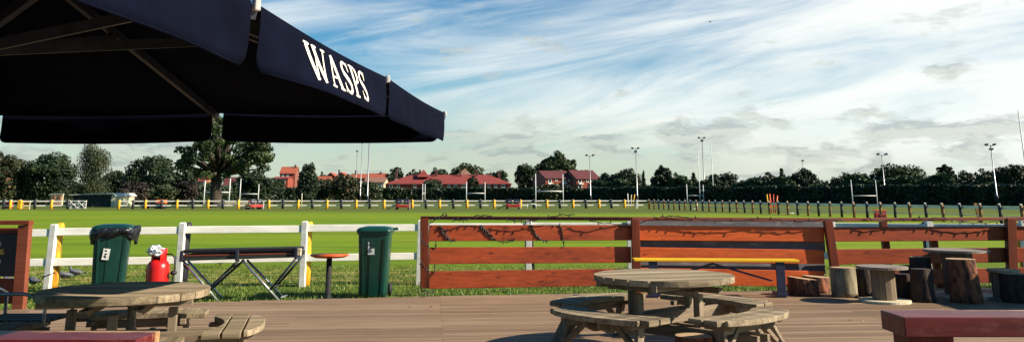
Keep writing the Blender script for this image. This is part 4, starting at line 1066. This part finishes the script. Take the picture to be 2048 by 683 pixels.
# the big oak
def big_oak():
    Yd = 125; g0 = Q(432,405,Yd); t = thing('oak_tree','big spreading oak with a thick trunk rising behind the far fence','tree',(g0.x,Yd,FZ),0,'trees round the playing field')
    m2 = Yd*CT/F; rnd = random.Random(5); tr = MB()
    def pz(x,y): q = Q(x,y,Yd); return (q.x-g0.x, q.z-FZ)
    spine = [(431,418),(431,400),(432,385),(433,365),(432,340),(431,310),(430,280),(431,250),(430,215)]
    tr.tube([(pz(x,y)[0],0,pz(x,y)[1]) for x,y in spine],[1.25,.90,.80,.75,.70,.62,.5,.36,.2],12)
    L = []
    specs = [(385,320,-1),(372,300,1),(400,345,0),(468,330,1),(500,322,-1),(525,305,0),(478,300,2),(455,288,-2),(398,285,1),(375,312,0),(415,262,0),(440,240,0),(425,215,0),(505,290,-1),(520,335,1),(468,350,-2),(392,335,-2),(452,262,1),(405,240,-1),(455,225,1),
             (445,335,2),(418,318,-3),(440,300,-3),(425,335,3),(405,305,3),(488,345,0),(532,318,0),(366,328,0),(436,352,-3),(415,300,0),(452,312,0),(440,275,2),(420,285,-2)]
    for _ in range(46):
        a9 = rnd.uniform(0,6.28); q9 = rnd.uniform(.35,1)
        specs.append((452+86*q9*math.cos(a9), 300+44*q9*math.sin(a9), rnd.uniform(-2.5,2.5)))
    for _ in range(16): specs.append((rnd.uniform(400,465), rnd.uniform(205,262), rnd.uniform(-2,2)))
    for x,y,o_ in specs:
        a_, b2 = pz(x,y); s_ = rnd.uniform(7,15)*m2; L.append((a_, o_*1.6, b2, s_*1.1, s_, s_*.72))
        zi = rnd.uniform(.25,.6)*b2
        tr.tube([(0,0,max(zi,5)),(a_*.5,o_*.8,(max(zi,5)+b2)/2-.3),(a_,o_*1.6,b2)],[.34,.2,.05],6)
    # fine twigs
    for _ in range(60):
        l = rnd.choice(L); d_ = Vector((rnd.uniform(-1,1),rnd.uniform(-1,1),rnd.uniform(-.4,1))).normalized(); c_ = Vector(l[:3])
        tr.tube([c_, c_+Vector((d_.x*l[3],d_.y*l[4],d_.z*l[5]))*1.05],[.06,.02],4)
    tr.build('trunk',M['trunk'],t)
    npmesh('crown', leaves(L,15000,.34,np.random.default_rng(4),0,.35), 4, M['leafm'], t)
    iv = [(0,0,z,1.15,1.1,1.3) for z in np.arange(4.5,9,1.2)]
    npmesh('ivy', leaves(iv,1800,.26,np.random.default_rng(9),0,.1), 4, M['leafd'], t)
big_oak()

# hedges
def hedge(label, pts, hgt, n, thick=2.0, seed=1, mat='leafh', ragged=.25):
    t = thing('hedge',label,'hedge',(*pts[0],FZ)); O_ = Vector((*pts[0],0)); rng = np.random.default_rng(seed); core = MB(); seg = []
    for i in range(len(pts)-1):
        a = Vector((*pts[i],0))-O_; b_ = Vector((*pts[i+1],0))-O_; seg.append((a,b_,(b_-a).length))
        core.bar(a+Vector((0,0,hgt*.44)), b_+Vector((0,0,hgt*.44)), thick*.7, hgt*.88)
    core.build('stems',M['leafh'],t)
    tot = sum(s[2] for s in seg); out = []
    for a,b_,ln in seg:
        m_ = int(n*ln/tot); u = rng.random(m_); face = rng.random(m_); dirv = (b_-a).normalized(); nrm = Vector((dirv.y,-dirv.x,0))
        if nrm.y > 0: nrm = -nrm
        z = np.where(face < .8, rng.random(m_)*hgt, hgt*(1+rng.normal(0,.035,m_))); off = np.where(face < .8, thick*.5, rng.uniform(-.5,.5,m_)*thick)+rng.normal(0,.18,m_)
        hv = 1+ragged*.25*np.sin(u*ln*.31)+ragged*.18*np.sin(u*ln*.83+1); z = z*hv
        cx = a.x+(b_.x-a.x)*u+nrm.x*off; cyy = a.y+(b_.y-a.y)*u+nrm.y*off
        cen = np.c_[cx,cyy,z]; nn = np.array(nrm)[None]+rng.normal(0,.7,(m_,3)); nn[:,2] += (face>=.8)*1.0+.25; nn /= np.linalg.norm(nn,axis=1)[:,None]
        t1 = np.cross(nn,rng.normal(size=(m_,3))); t1 /= np.linalg.norm(t1,axis=1)[:,None]; t2 = np.cross(nn,t1); s_ = .62*rng.uniform(.5,1.2,m_)[:,None]
        out.append(np.stack([cen-t1*s_*.6,cen-t2*s_*.45,cen+t1*s_*.6,cen+t2*s_*.45],axis=1).reshape(-1,3))
    npmesh('foliage',np.concatenate(out),4,M[mat],t)
def hp(x,Yd): return (Q(x,400,Yd).x, Yd)
hedge('long dark clipped hedge behind the far pitch from the poplar to the right edge',[hp(540,215),hp(900,218),hp(1200,205),hp(1500,180),hp(1800,158),hp(2120,140)],3.25,34000,2.2,3,ragged=.15)
hedge('ragged belt of dark bushes rising behind the clipped hedge on the right',[hp(1190,214),hp(1500,188),hp(1800,166),hp(2120,148)],4.0,26000,3.0,8,'leafm',1.0)
hedge('overgrown dark hedge behind the shed and oak on the left',[hp(-60,158),hp(260,166),hp(560,188)],4.2,16000,2.5,5,ragged=1.0)

# ------------------------------------------------------------ houses
def house(name,label,x0,x1,Yd,yeave,yridge,wall,roof,depth=8,kind='gable',yaw=0,wins=(),chim=(),hipx=None,doors=(),extra=None):
    a = Q(x0,yeave,Yd); b_ = Q(x1,yeave,Yd); Wd = (b_.x-a.x)/math.cos(yaw); ze = a.z-FZ; zr = Q((x0+x1)/2,yridge,Yd+depth/2*math.cos(yaw)).z-FZ
    t = thing(name,label,'building',(a.x,Yd,FZ),yaw); K = lambda x: (Q(x,yeave,Yd).x-a.x)/math.cos(yaw)
    zz = lambda y: Q(x0,y,Yd).z-FZ
    wv = MB().box((Wd/2,depth/2,ze/2),(Wd,depth,ze))
    if kind == 'gable':   # ridge along x
        wv.add([(0,0,ze),(0,depth,ze),(0,depth/2,zr-.15),(.25,0,ze),(.25,depth,ze),(.25,depth/2,zr-.15)],[(0,1,2),(5,4,3),(0,2,5,3),(1,4,5,2)])
        wv.add([(Wd-.25,0,ze),(Wd-.25,depth,ze),(Wd-.25,depth/2,zr-.15),(Wd,0,ze),(Wd,depth,ze),(Wd,depth/2,zr-.15)],[(0,1,2),(5,4,3),(0,2,5,3),(1,4,5,2)])
        rv = MB(); o_ = .35; th = .16
        for s_ in (0,1):
            y0_, y1_ = (-o_, depth/2) if s_ == 0 else (depth+o_, depth/2); zl = ze-o_*(zr-ze)/(depth/2)
            rv.add([(-.2,y0_,zl),(Wd+.2,y0_,zl),(Wd+.2,y1_,zr),(-.2,y1_,zr),(-.2,y0_,zl+th),(Wd+.2,y0_,zl+th),(Wd+.2,y1_,zr+th),(-.2,y1_,zr+th)],[(0,1,2,3),(7,6,5,4),(0,4,5,1),(1,5,6,2),(2,6,7,3),(3,7,4,0)])
    elif kind == 'hip':
        hx = hipx or depth*.6; rv = MB(); o_ = .4
        rv.add([(-o_,-o_,ze),(Wd+o_,-o_,ze),(Wd+o_,depth+o_,ze),(-o_,depth+o_,ze),(hx,depth/2,zr),(Wd-hx,depth/2,zr)],[(0,1,5,4),(1,2,5),(2,3,4,5),(3,0,4),(3,2,1,0)])
    elif kind == 'front':  # gable facing the camera
        wv.add([(0,0,ze),(Wd,0,ze),(Wd/2,0,zr-.1),(0,.3,ze),(Wd,.3,ze),(Wd/2,.3,zr-.1)],[(0,1,2),(5,4,3),(0,2,5,3),(1,4,5,2)])
        rv = MB(); 
        for s_ in (-1,1):
            xe = -.3 if s_ < 0 else Wd+.3
            rv.add([(xe,-.3,ze-.15),(Wd/2,-.3,zr),(Wd/2,depth,zr),(xe,depth,ze-.15),(xe,-.3,ze),(Wd/2,-.3,zr+.18),(Wd/2,depth,zr+.18),(xe,depth,ze)],[(0,1,2,3),(7,6,5,4),(0,4,5,1),(1,5,6,2),(2,6,7,3),(3,7,4,0)])
    wv.build('wall',M[wall],t); rf = rv.build('roof',M[roof],t)
    for x,ytop,wpx in chim:
        cx = K(x); zt = zz(ytop); ww = wpx*Yd/F; cm = MB().box((cx,depth*.42,(ze+zt)/2),(ww,ww*.8,zt-ze)); cm.box((cx,depth*.42,zt+.06),(ww*1.15,ww*.95,.12)); 
        for s_ in (-.25,.25): cm.lathe([(.13,zt+.12),(.10,zt+.5)],8,(cx+s_*ww,depth*.42,0))
        co = cm.build('chimney',M['darkbrick' if wall!='render' else wall],rf); MB().box((cx,depth*.42-ww*.4-.06,(zt*.35+ze*.65)),(ww*1.2,.1,.22)).build('flashing',M['white'],co)
    for wn in wins:
        x,y,wp,hp_ = wn[:4]; cx = K(x); cz = zz(y); ww = wp*Yd/F; hh = hp_*Yd/F
        fr_ = MB(); s_ = .09
        fr_.box((cx,-.04,cz+hh/2),(ww+s_*2,.10,.14)); fr_.box((cx,-.04,cz-hh/2),(ww+s_*2,.12,.14))
        for q in (-ww/2,ww/2): fr_.box((cx+q,-.04,cz),(.14,.10,hh))
        nm = max(1,round(ww/1.0))
        for j in range(1,nm): fr_.box((cx-ww/2+ww*j/nm,-.035,cz),(.09,.08,hh))
        fo = fr_.build('window',M['white'],t); MB().box((cx,-.012,cz),(ww,.03,hh)).build('pane',M['glass'],fo)
    for x,y,wp in doors:
        MB().box((K(x),-.25,zz(y)),(wp*Yd/F,.5,.28)).build('balcony_rail',M['white'],t)
    return t
t = house('long_red_roofed_building','long low brick building under a wide red hipped roof behind the hedge',771,1022,250,367.5,349,'redbrick','roofr',11,'hip',0,
  wins=[(782,371.5,6,5),(797,371.5,5,5),(898,371.5,4,5),(911,371.5,6,5),(927.5,371.5,8,5),(943,371.5,6,5),(961.5,371.5,5,5),(978,371.5,4,5),(991.5,371.5,5,5),(1006,371.5,7,5),(830,371.5,5,5),(848,371.5,4,5)],
  chim=[(788,341,4),(836,341,4),(870,341,4),(918,341,4),(951.5,342,4),(998,343,4)])
q = Q(850,346,258)-t.location; MB().add([(q.x-1.7,2,q.z-1.2),(q.x+1.7,2,q.z-1.2),(q.x+1.7,6,q.z-1.2),(q.x-1.7,6,q.z-1.2),(q.x,4,q.z+1.0)],[(0,1,4),(1,2,4),(2,3,4),(3,0,4),(3,2,1,0)]).build('turret',M['roofr'],t)
house('brick_flats','left block of brick flats with a plum roof and white balconies',1091,1146,232,356,342,'redbrick','roofp',12,'gable',R(15),
  wins=[(1100,361,6,8),(1113,359,4,5),(1130,360,4,5),(1139,360,3,4),(1113,371,4,5),(1138,373,4,6),(1129,372,6,7)],doors=[(1101,367,10),(1128,365.5,12)])
house('brick_flats','right block of brick flats with a plum roof and white balconies',1153,1201,230,357,341,'redbrick','roofp',12,'gable',R(15),
  wins=[(1160,361,6,7),(1175,361,4,5),(1186,361,6,6),(1195,361,3,5),(1160,373,7,8),(1187,371,6,5),(1195,374,4,6)],doors=[(1162,367,10),(1186,366,9)])
house('red_house','tall red brick house with a steep orange roof, left of the poplar',560,590,255,346,334,'redbrick','roofo',8,'gable',R(6),wins=[(566,350,3,4),(575,350,3,4),(583,358,2.5,6),(584,367,2.5,5)],chim=[(586,331,4)])
house('red_house','low red brick extension with a white bay window below the steep roof',546,576,240,357,354,'redbrick','roofr',6,'gable',0,wins=[(559,360,2.5,3),(568,364,4.5,9)])
house('red_house','small brick house with an orange roof and two white windows right of the poplar',632,656,245,359,353,'brownbrick','roofo',7,'gable',0,wins=[(641,365,4,6),(649,364,4,6)])
house('terrace_house','row of orange-roofed terrace houses behind the tall poles',732,772,300,356,347,'brownbrick','roofo',8,'gable',0,chim=[(758,345,4)])
house('terrace_house','brown-roofed low house in front of the orange terrace',736,769,262,364,356,'render','roofb',8,'gable',0,wins=[(751,368,5,3),(765,370,3,6)])
house('terrace_house','grey-walled gabled house seen between the tall poles',699,730,280,356,348,'darkbrick','roofo',8,'gable',0,wins=[(722,363,4,6)],chim=[(708,342,4)])
house('terrace_house','far red gabled house above the rust-tinged tree',672,692,310,353,345,'redbrick','roofo',8,'front',0,chim=[(674,341,3)])
house('terrace_house','far red gabled house left of the rust-tinged tree',652,670,315,353,346,'redbrick','roofo',8,'front',0)
house('brick_house','brown brick house with a tall white window right of the oak trunk',446,485,205,371,355,'brownbrick','roofp',8,'gable',R(8),wins=[(466,377,5.2,9),(472.5,377,5.2,9)],chim=[(480,350,3)])
house('brick_house','red-tiled house half hidden left of the oak trunk',386,412,210,362,352,'brownbrick','roofr',8,'gable',0,wins=[(405,367,4,8),(391,375,6,4)],chim=[(388,344,4)])
house('red_house','dark red house with a chimney among the trees on the right',1862,1890,215,370,360,'redbrick','roofr',8,'gable',R(10),wins=[(1886,376,2.5,5)],chim=[(1880,354,5)])
house('long_red_roofed_building','low plum-roofed building among the trees on the right',1910,1970,205,377,366,'redbrick','roofp',9,'gable',0,wins=[(1965,370,2,4)],chim=[(1917,366,2)])
house('gabled_outhouse','small grey gabled building behind the hedge on the right',1898,1914,190,386,377,'darkbrick','roofb',6,'front',0)
house('pyramid_roofed_hall','brown pyramid roof rising behind the long red-roofed building',917,940,300,349,337,'brownbrick','roofb',7,'hip',hipx=1.9)

# ------------------------------------------------------------ shed, notice board and other things left
a = Q(147,400,128); b_ = Q(224,400,128); c_ = Q(231,400,128)
t = thing('field_shed','long low shed with dark open front and cream end wall by the left trees','shed',(a.x,128,FZ))
W1 = b_.x-a.x; W2 = c_.x-a.x; zt = Q(190,390,128).z-FZ
MB().box((W1/2,.1+3,zt/2),(W1,6,zt)).build('wall',M['shade'],t)  # closed dark box, its colour stands in for shade inside the open front
for k2 in range(5): MB().box((k2*W1/4,.05,zt/2),(.14,.1,zt)).build('post',M['shade'],t)
e = MB().xprism([(W1+.01,0),(W2,0),(W2,zt-.15),(W1+(W2-W1)*.45,zt+.12),(W1+.01,zt-.02)],-.3,6.3); e.build('end_wall',M['render'],t)
MB().box((W2+.02,1.2,zt*.43),(.05,.9,zt*.84)).build('door',M['render'],t)
rv = MB().xprism([(-.5,zt+.0),(W1+(W2-W1)*.45,zt+.20),(W2+.2,zt-.13),(W2+.2,zt-.03),(W1+(W2-W1)*.45,zt+.32),(-.5,zt+.10)],-.5,6.7); rv.build('roof',M['metalroof'],t)
a = Q(100,400,124); b_ = Q(124.5,400,124); W1 = b_.x-a.x; zt = Q(110,388,124).z-FZ
t = thing('notice_board','tall framed board with two faded pink panels beyond the far fence','notice board',(a.x,124,FZ))
MB().box((W1/2,.15,zt*.55),(W1,.2,zt*.9)).build('backboard',M['render'],t)
for f in (.27,.73): MB().box((W1*f,.02,zt*.72),(W1*.38,.05,zt*.42)).build('panel',M['pinkp'],t); MB().box((W1*f,.02,zt*.26),(W1*.38,.05,zt*.3)).build('panel',M['pinkp'],t)
for f in (.27,.73): 
    mk = MB(); rr_ = zt*.10
    for cz in (.80,.66): mk.tube([(W1*f+rr_*math.cos(R(q_)),-.03,zt*cz+rr_*.8*math.sin(R(q_))) for q_ in range(0,361,30)],.05,5)
    mk.build('printed_mark',M['brownbrick'],t)
MB().box((W1/2,.1,zt*1.02),(W1*1.08,.35,.08)).build('cap',M['metalroof'],t)
# yellow stacked barrier
p = Q(45,412,105.5); t = thing('barrier_stack','yellow barrier with a bright upright pad beside the far left fence','barrier',(p.x,105.5,FZ))
MB().box((-.35,0,.55),(.5,.35,1.05)).build('pad',M['yellow'],t,.05)
for z in (.15,.5,.85): MB().box((.35,.05,z),(1.0,.06,.10)).build('slat',M['yellow'],t)
for x in (.0,.8): MB().box((x,.1,.5),(.08,.06,1.0)).build('frame',M['white'],t)
p = Q(1,411,106); t = thing('equipment_box','red box at the extreme left of the far fence','box',(p.x,107.5,FZ)); MB().box((0,0,.5),(1.0,.6,.85)).build('body',M['redpaint'],t,.05); MB().box((0,0,.96),(1.05,.65,.06)).build('lid',M['redpaint'],t,.01)

# scrum machines
def scrum(label, px, Yd, rz=0, first=None):
    p = Q(px,415,Yd); loc = (p.x,Yd,FZ)
    if first: return dup(first,loc,rz,label)
    t = thing('scrum_machine',label,'scrum machine',loc,rz,'red scrum machines by the far fence')
    MB().box((0,0,.42),(1.7,1.6,.20)).build('frame',M['redpaint'],t,.03)
    for sx in (-.72,.72): MB().tube([(sx,-.7,.12),(sx,.7,.12)],.12,10).build('skid_roller',M['rubber'],t); MB().bar((sx,.2,.5),(sx*.9,.0,1.05),.10,.10).build('upright',M['redpaint'],t)
    for sx in (-.42,.42):
        MB().box((sx,-.45,.93),(.62,.28,.55)).build('pad',M['bluepad'],t,.08)
        MB().box((sx,-.60,.92),(.32,.01,.05)).build('strap',M['white'],t)
    MB().bar((-.7,-.8,.40),(.7,-.8,.40),.12,.30).build('bumper',M['redpaint'],t,.03)
    MB().tube([(-.8,-.2,.45),(-1.9,-.6,.06)],.05,6).build('drawbar',M['rubber'],t)
    MB().box((.86,-.75,.45),(.14,.10,.80)).build('marker_pad',M['clip'],t,.02)
    return t
s1_ = scrum('red scrum machine with navy pads left of the middle of the far fence',806,105)
scrum('red scrum machine with navy pads near the middle of the far fence',1026,107,0,s1_)
scrum('red scrum machine turned sideways, right of the big oak',508,107,R(40),s1_)
p = Q(310,413,112); t = thing('mower','low dark mower with an orange cover behind the far fence left of the oak','mower',(p.x,112,FZ))
MB().box((-.4,0,.42),(2.2,1.1,.45)).build('deck',M['rubber'],t,.08); MB().box((.75,0,.85),(1.3,.8,.5)).build('engine_cover',M['orange'],t,.12)
for sx in (-1.2,.3,1.1): MB().tube([(sx,-.6,.26),(sx,.6,.26)],.26,14).build('wheel',M['rubber'],t)
MB().bar((.1,0,.6),(-.4,0,1.15),.05,.05).build('steering_column',M['alu'],t)
# wooden picnic benches behind the far fence
def park_bench(label, px, Yd, first=None):
    p = Q(px,410,Yd); loc = (p.x,Yd,FZ)
    if first: return dup(first,loc,0,label)
    t = thing('park_bench',label,'bench',loc,0,'wooden benches behind the far fence')
    MB().box((0,0,.45),(1.9,.45,.06)).build('seat',M['ply'],t)
    for z in (.62,.78): MB().box((0,.25,z),(1.9,.04,.10)).build('backrest',M['ply'],t)
    for sx in (-.8,.8): MB().box((sx,0,.21),(.08,.42,.42)).build('leg',M['tablez'],t); MB().bar((sx,.25,.2),(sx,.27,.86),.07,.05,(0,1,0)).build('back_post',M['tablez'],t)
    return t
pb = park_bench('pale wooden bench left one of three behind the far fence near the oak',462,116)
park_bench('pale wooden bench middle one of three behind the far fence near the oak',484,117,pb)
park_bench('pale wooden bench right one of three, closest to the sideways scrum machine',497,115.5,pb)

# ------------------------------------------------------------ floodlights
def flood(label, xt, yt, yb, kind='twin', r=.12, mat='galv'):
    p = P(xt+(yb-391)*0, yb, FZ); Yd = min(p.y,215); base_ = Vector((Q(xt,yb,Yd).x,Yd,FZ))
    # lean of image verticals comes from the camera pitch, the mast itself is plumb
    hh = Q(xt,yt,Yd).z-FZ; topx = Q(xt,yt,Yd).x; base_.x = topx
    t = thing('floodlight',label,'floodlight',base_,0,'floodlight masts round the pitches')
    MB().lathe([(r*1.7,0),(r*1.7,.05),(r*1.5,1.3),(r*1.0,1.4),(r*.6,hh)],10).build('mast',M[mat],t)
    MB().lathe([(r*2.3,-.02),(r*2.3,1.5),(r*1.9,1.62)],10).build('base_sleeve',M['rubber'],t)
    arms = {'twin':[-.75,.75],'single':[0],'left':[-.8,.5],'none':[]}[kind]
    if len(arms) > 1: MB().bar((arms[0],0,hh-.1),(arms[1],0,hh-.1),.08,.08).build('crossarm',M['galv'],t)
    for i,ax in enumerate(arms):
        MB().box((ax,-.25,hh+.10),(.55,.45,.18),Matrix.Rotation(R(-25),3,'X')).build('lamp_head',M['alu'],t,.05)
    if kind == 'left': MB().box((-.1,-.25,hh-.65),(.7,.45,.22),Matrix.Rotation(R(-25),3,'X')).build('lamp_head',M['alu'],t,.05)
    return t
flood('shortest of the three tall poles right of the poplar',714.5,303,403,'single',.10,'galv')
flood('middle pole of the three right of the poplar, with a small lamp head',724.5,286,405,'single',.10,'galv')
flood('thickest of the three poles right of the poplar, its head behind the parasol',740,248,406,'twin',.16,'galv')
flood('slim floodlight in front of the right brick flats',1179.5,311,406,'twin',.11,'galv')
flood('floodlight with a stacked double head between the flats and layered pine',1271.5,297,406,'left',.12,'galv')
flood('tallest floodlight standing between the two highest goal uprights',1404,276,405,'left',.15,'galv')
flood('slim lamp pole behind the right-hand fence, left of the H goal',1604.5,322,406,'single',.09,'galv')
flood('floodlight in front of the huge round tree on the right',1763,309,409,'twin',.09,'galv')
flood('last floodlight on the right, left of the edge pole',1981,290,411,'left',.12,'galv')

# ------------------------------------------------------------ rugby goals
def goal(label, xl, xr, yl, yr, ybar, Yd, r=.07, rz=0, mat='whitem', pads=False):
    a = Q(xl,yl,Yd); b_ = Q(xr,yr,Yd); zb = Q((xl+xr)/2,ybar,Yd).z-FZ; Wd = b_.x-a.x
    t = thing('rugby_goal',label,'rugby goal',(a.x,Yd,FZ),0,'white rugby goals')
    MB().tube([(0,0,0),(0,0,zb),(0,0,a.z-FZ)],[r,r,r*.8],8).build('upright',M[mat],t)
    MB().tube([(Wd,rz,0),(Wd,rz,zb),(Wd,rz,b_.z-FZ)],[r,r,r*.8],8).build('upright',M[mat],t)
    MB().tube([(0,0,zb),(Wd,rz,zb)],r*.9,8).build('crossbar',M[mat],t)
    return t
goal('white rugby goal straddling the oak trunk',411,461,355,355,384,150,.11)
goal('white rugby goal right of the oak trunk',482,518,357,368,387.5,160,.10)
goal('white rugby goal in front of the long red roof',933,970,363,364,386,195,.11)
goal('rugby goal seen edge-on as two close uprights left of middle',845.5,849,367,367,386,195,.09,1.5)
goal('widest white rugby goal, in front of the left brick flats',1071,1125.5,347,348,382,175,.11)
goal('small faint rugby goal right of the double-headed floodlight',1327,1339.5,373,373,392,215,.10,2.0)
goal('medium rugby goal overlapping the left tall upright',1373,1406,368,369,390.5,185,.10)
goal('very tall slender rugby goal around the tallest floodlight',1395,1422,292,291,380.5,185,.085)
goal('white H-shaped rugby goal in front of the right hedge',1701.5,1750.5,359,359,391,150,.085)
Yd = 70; a = Q(2036,220,Yd)
t = thing('rugby_goal','single very tall goal upright cut by the right edge of the picture','rugby goal',(a.x,Yd,FZ),0,'white rugby goals')
MB().tube([(0,0,0),(0,0,3),(0,0,a.z-FZ)],[.06,.055,.04],8).build('upright',M['whitem'],t); MB().tube([(5.6,0,0),(5.6,0,3),(5.6,0,a.z-FZ)],[.06,.055,.04],8).build('upright',M['whitem'],t)
MB().tube([(0,0,3),(5.6,0,3)],.05,8).build('crossbar',M['whitem'],t)

# small training gear
def frame_goal(label, x0, x1, yt, yb):
    a = P(x0,yb,FZ); b_ = P(x1,yb,FZ); Yd = a.y; Wd = b_.x-a.x; hh = Q(x0,yt,Yd).z-FZ
    t = thing('training_goal',label,'training goal',(a.x,Yd,FZ),0,'small white training frames')
    for x in (0,Wd): MB().tube([(x,0,0),(x,0,hh)],.05,6).build('upright',M['whitem'],t); MB().tube([(x,0,.03),(x+.2,1.2,.03)],.04,6).build('foot',M['whitem'],t)
    MB().tube([(0,0,hh),(Wd,0,hh)],.05,6).build('crossbar',M['whitem'],t); MB().tube([(.2,1.2,.03),(Wd+.2,1.2,.03)],.04,6).build('ground_bar',M['whitem'],t)
frame_goal('small white training frame among the left end of the right-hand fence',1381,1395,404,418)
frame_goal('small white training frame left of the slim lamp pole foot',1576,1594,409,427)
def stakes(label, px, py, cols, grp):
    p = P(px,py,FZ)
    for i,(c_,dx,tx,hh,lab) in enumerate(cols):
        o = MB().tube([(0,0,0),(tx,0,hh)],.055,7).build('training_pole',M[c_]); o.location = p+Vector((dx,i*.12,0)); tag(o,lab,'training pole',grp)
stakes('',1262,415,[('white',-.35,-.05,1.9,'white training pole, left of the bunch behind the far fence'),('ply',0,.12,1.75,'pale training pole, middle of the bunch behind the far fence'),('yellow',.25,.35,1.8,'yellow slanting training pole in the bunch behind the far fence')],'training poles near the far fence')
stakes('',1547,425,[('yellow',-.45,-.08,1.75,'yellow training pole, leftmost of the bright bunch by the right-hand fence'),('orange',-.12,-.10,1.8,'orange training pole second from left in the bright bunch'),('redpaint',.12,.05,1.75,'deep red upright training pole in the bright bunch'),('orange',.30,.30,1.6,'orange training pole leaning furthest right in the bright bunch')],'training poles by the right-hand fence')
p = P(1761,436,FZ); t = thing('equipment_box','red-orange equipment box on the grass beyond the timber fence','box',p); MB().box((0,0,.28),(.75,.5,.5)).build('body',M['redpaint'],t,.02); MB().box((0,0,.56),(.80,.55,.05)).build('lid',M['orange'],t,.01)
o = MB().tube([(0,-.3,0),(0,-.3,.62)],.04,6).tube([(1.1,0,0),(1.1,0,.62)],.04,6).tube([(0,-.3,.62),(1.1,0,.62)],.04,6).build('training_hurdle',M['whitem']); o.location = P(1054,418,FZ); tag(o,'low white hurdle in front of the far fence right of the middle scrum machine','hurdle')
p = P(603,418,FZ); o = MB().tube([(0,0,0),(0,0,1.9)],.06,7).build('corner_pole',M['ply']); o.location = Q(602.5,416,108); o.location.z = FZ; tag(o,'single pale pole in front of the far fence left of the three tall poles','pole')

# distant bird
q = Q(1420,44,60); t = thing('bird','tiny dark bird gliding high in the sky','bird',q); 
MB().tube([(-.16,0,0),(0,0,.02),(.16,0,0)],[.01,.06,.02],8).build('body',M['cable'],t)
for s_ in (-1,1): MB().add([(.05,0,.02),(-.06,0,.02),(-.04,s_*.38,.07),(.05,s_*.2,.06)],[(0,1,2,3)]).build('wing',M['cable'],t)
t.rotation_euler.z = R(70)
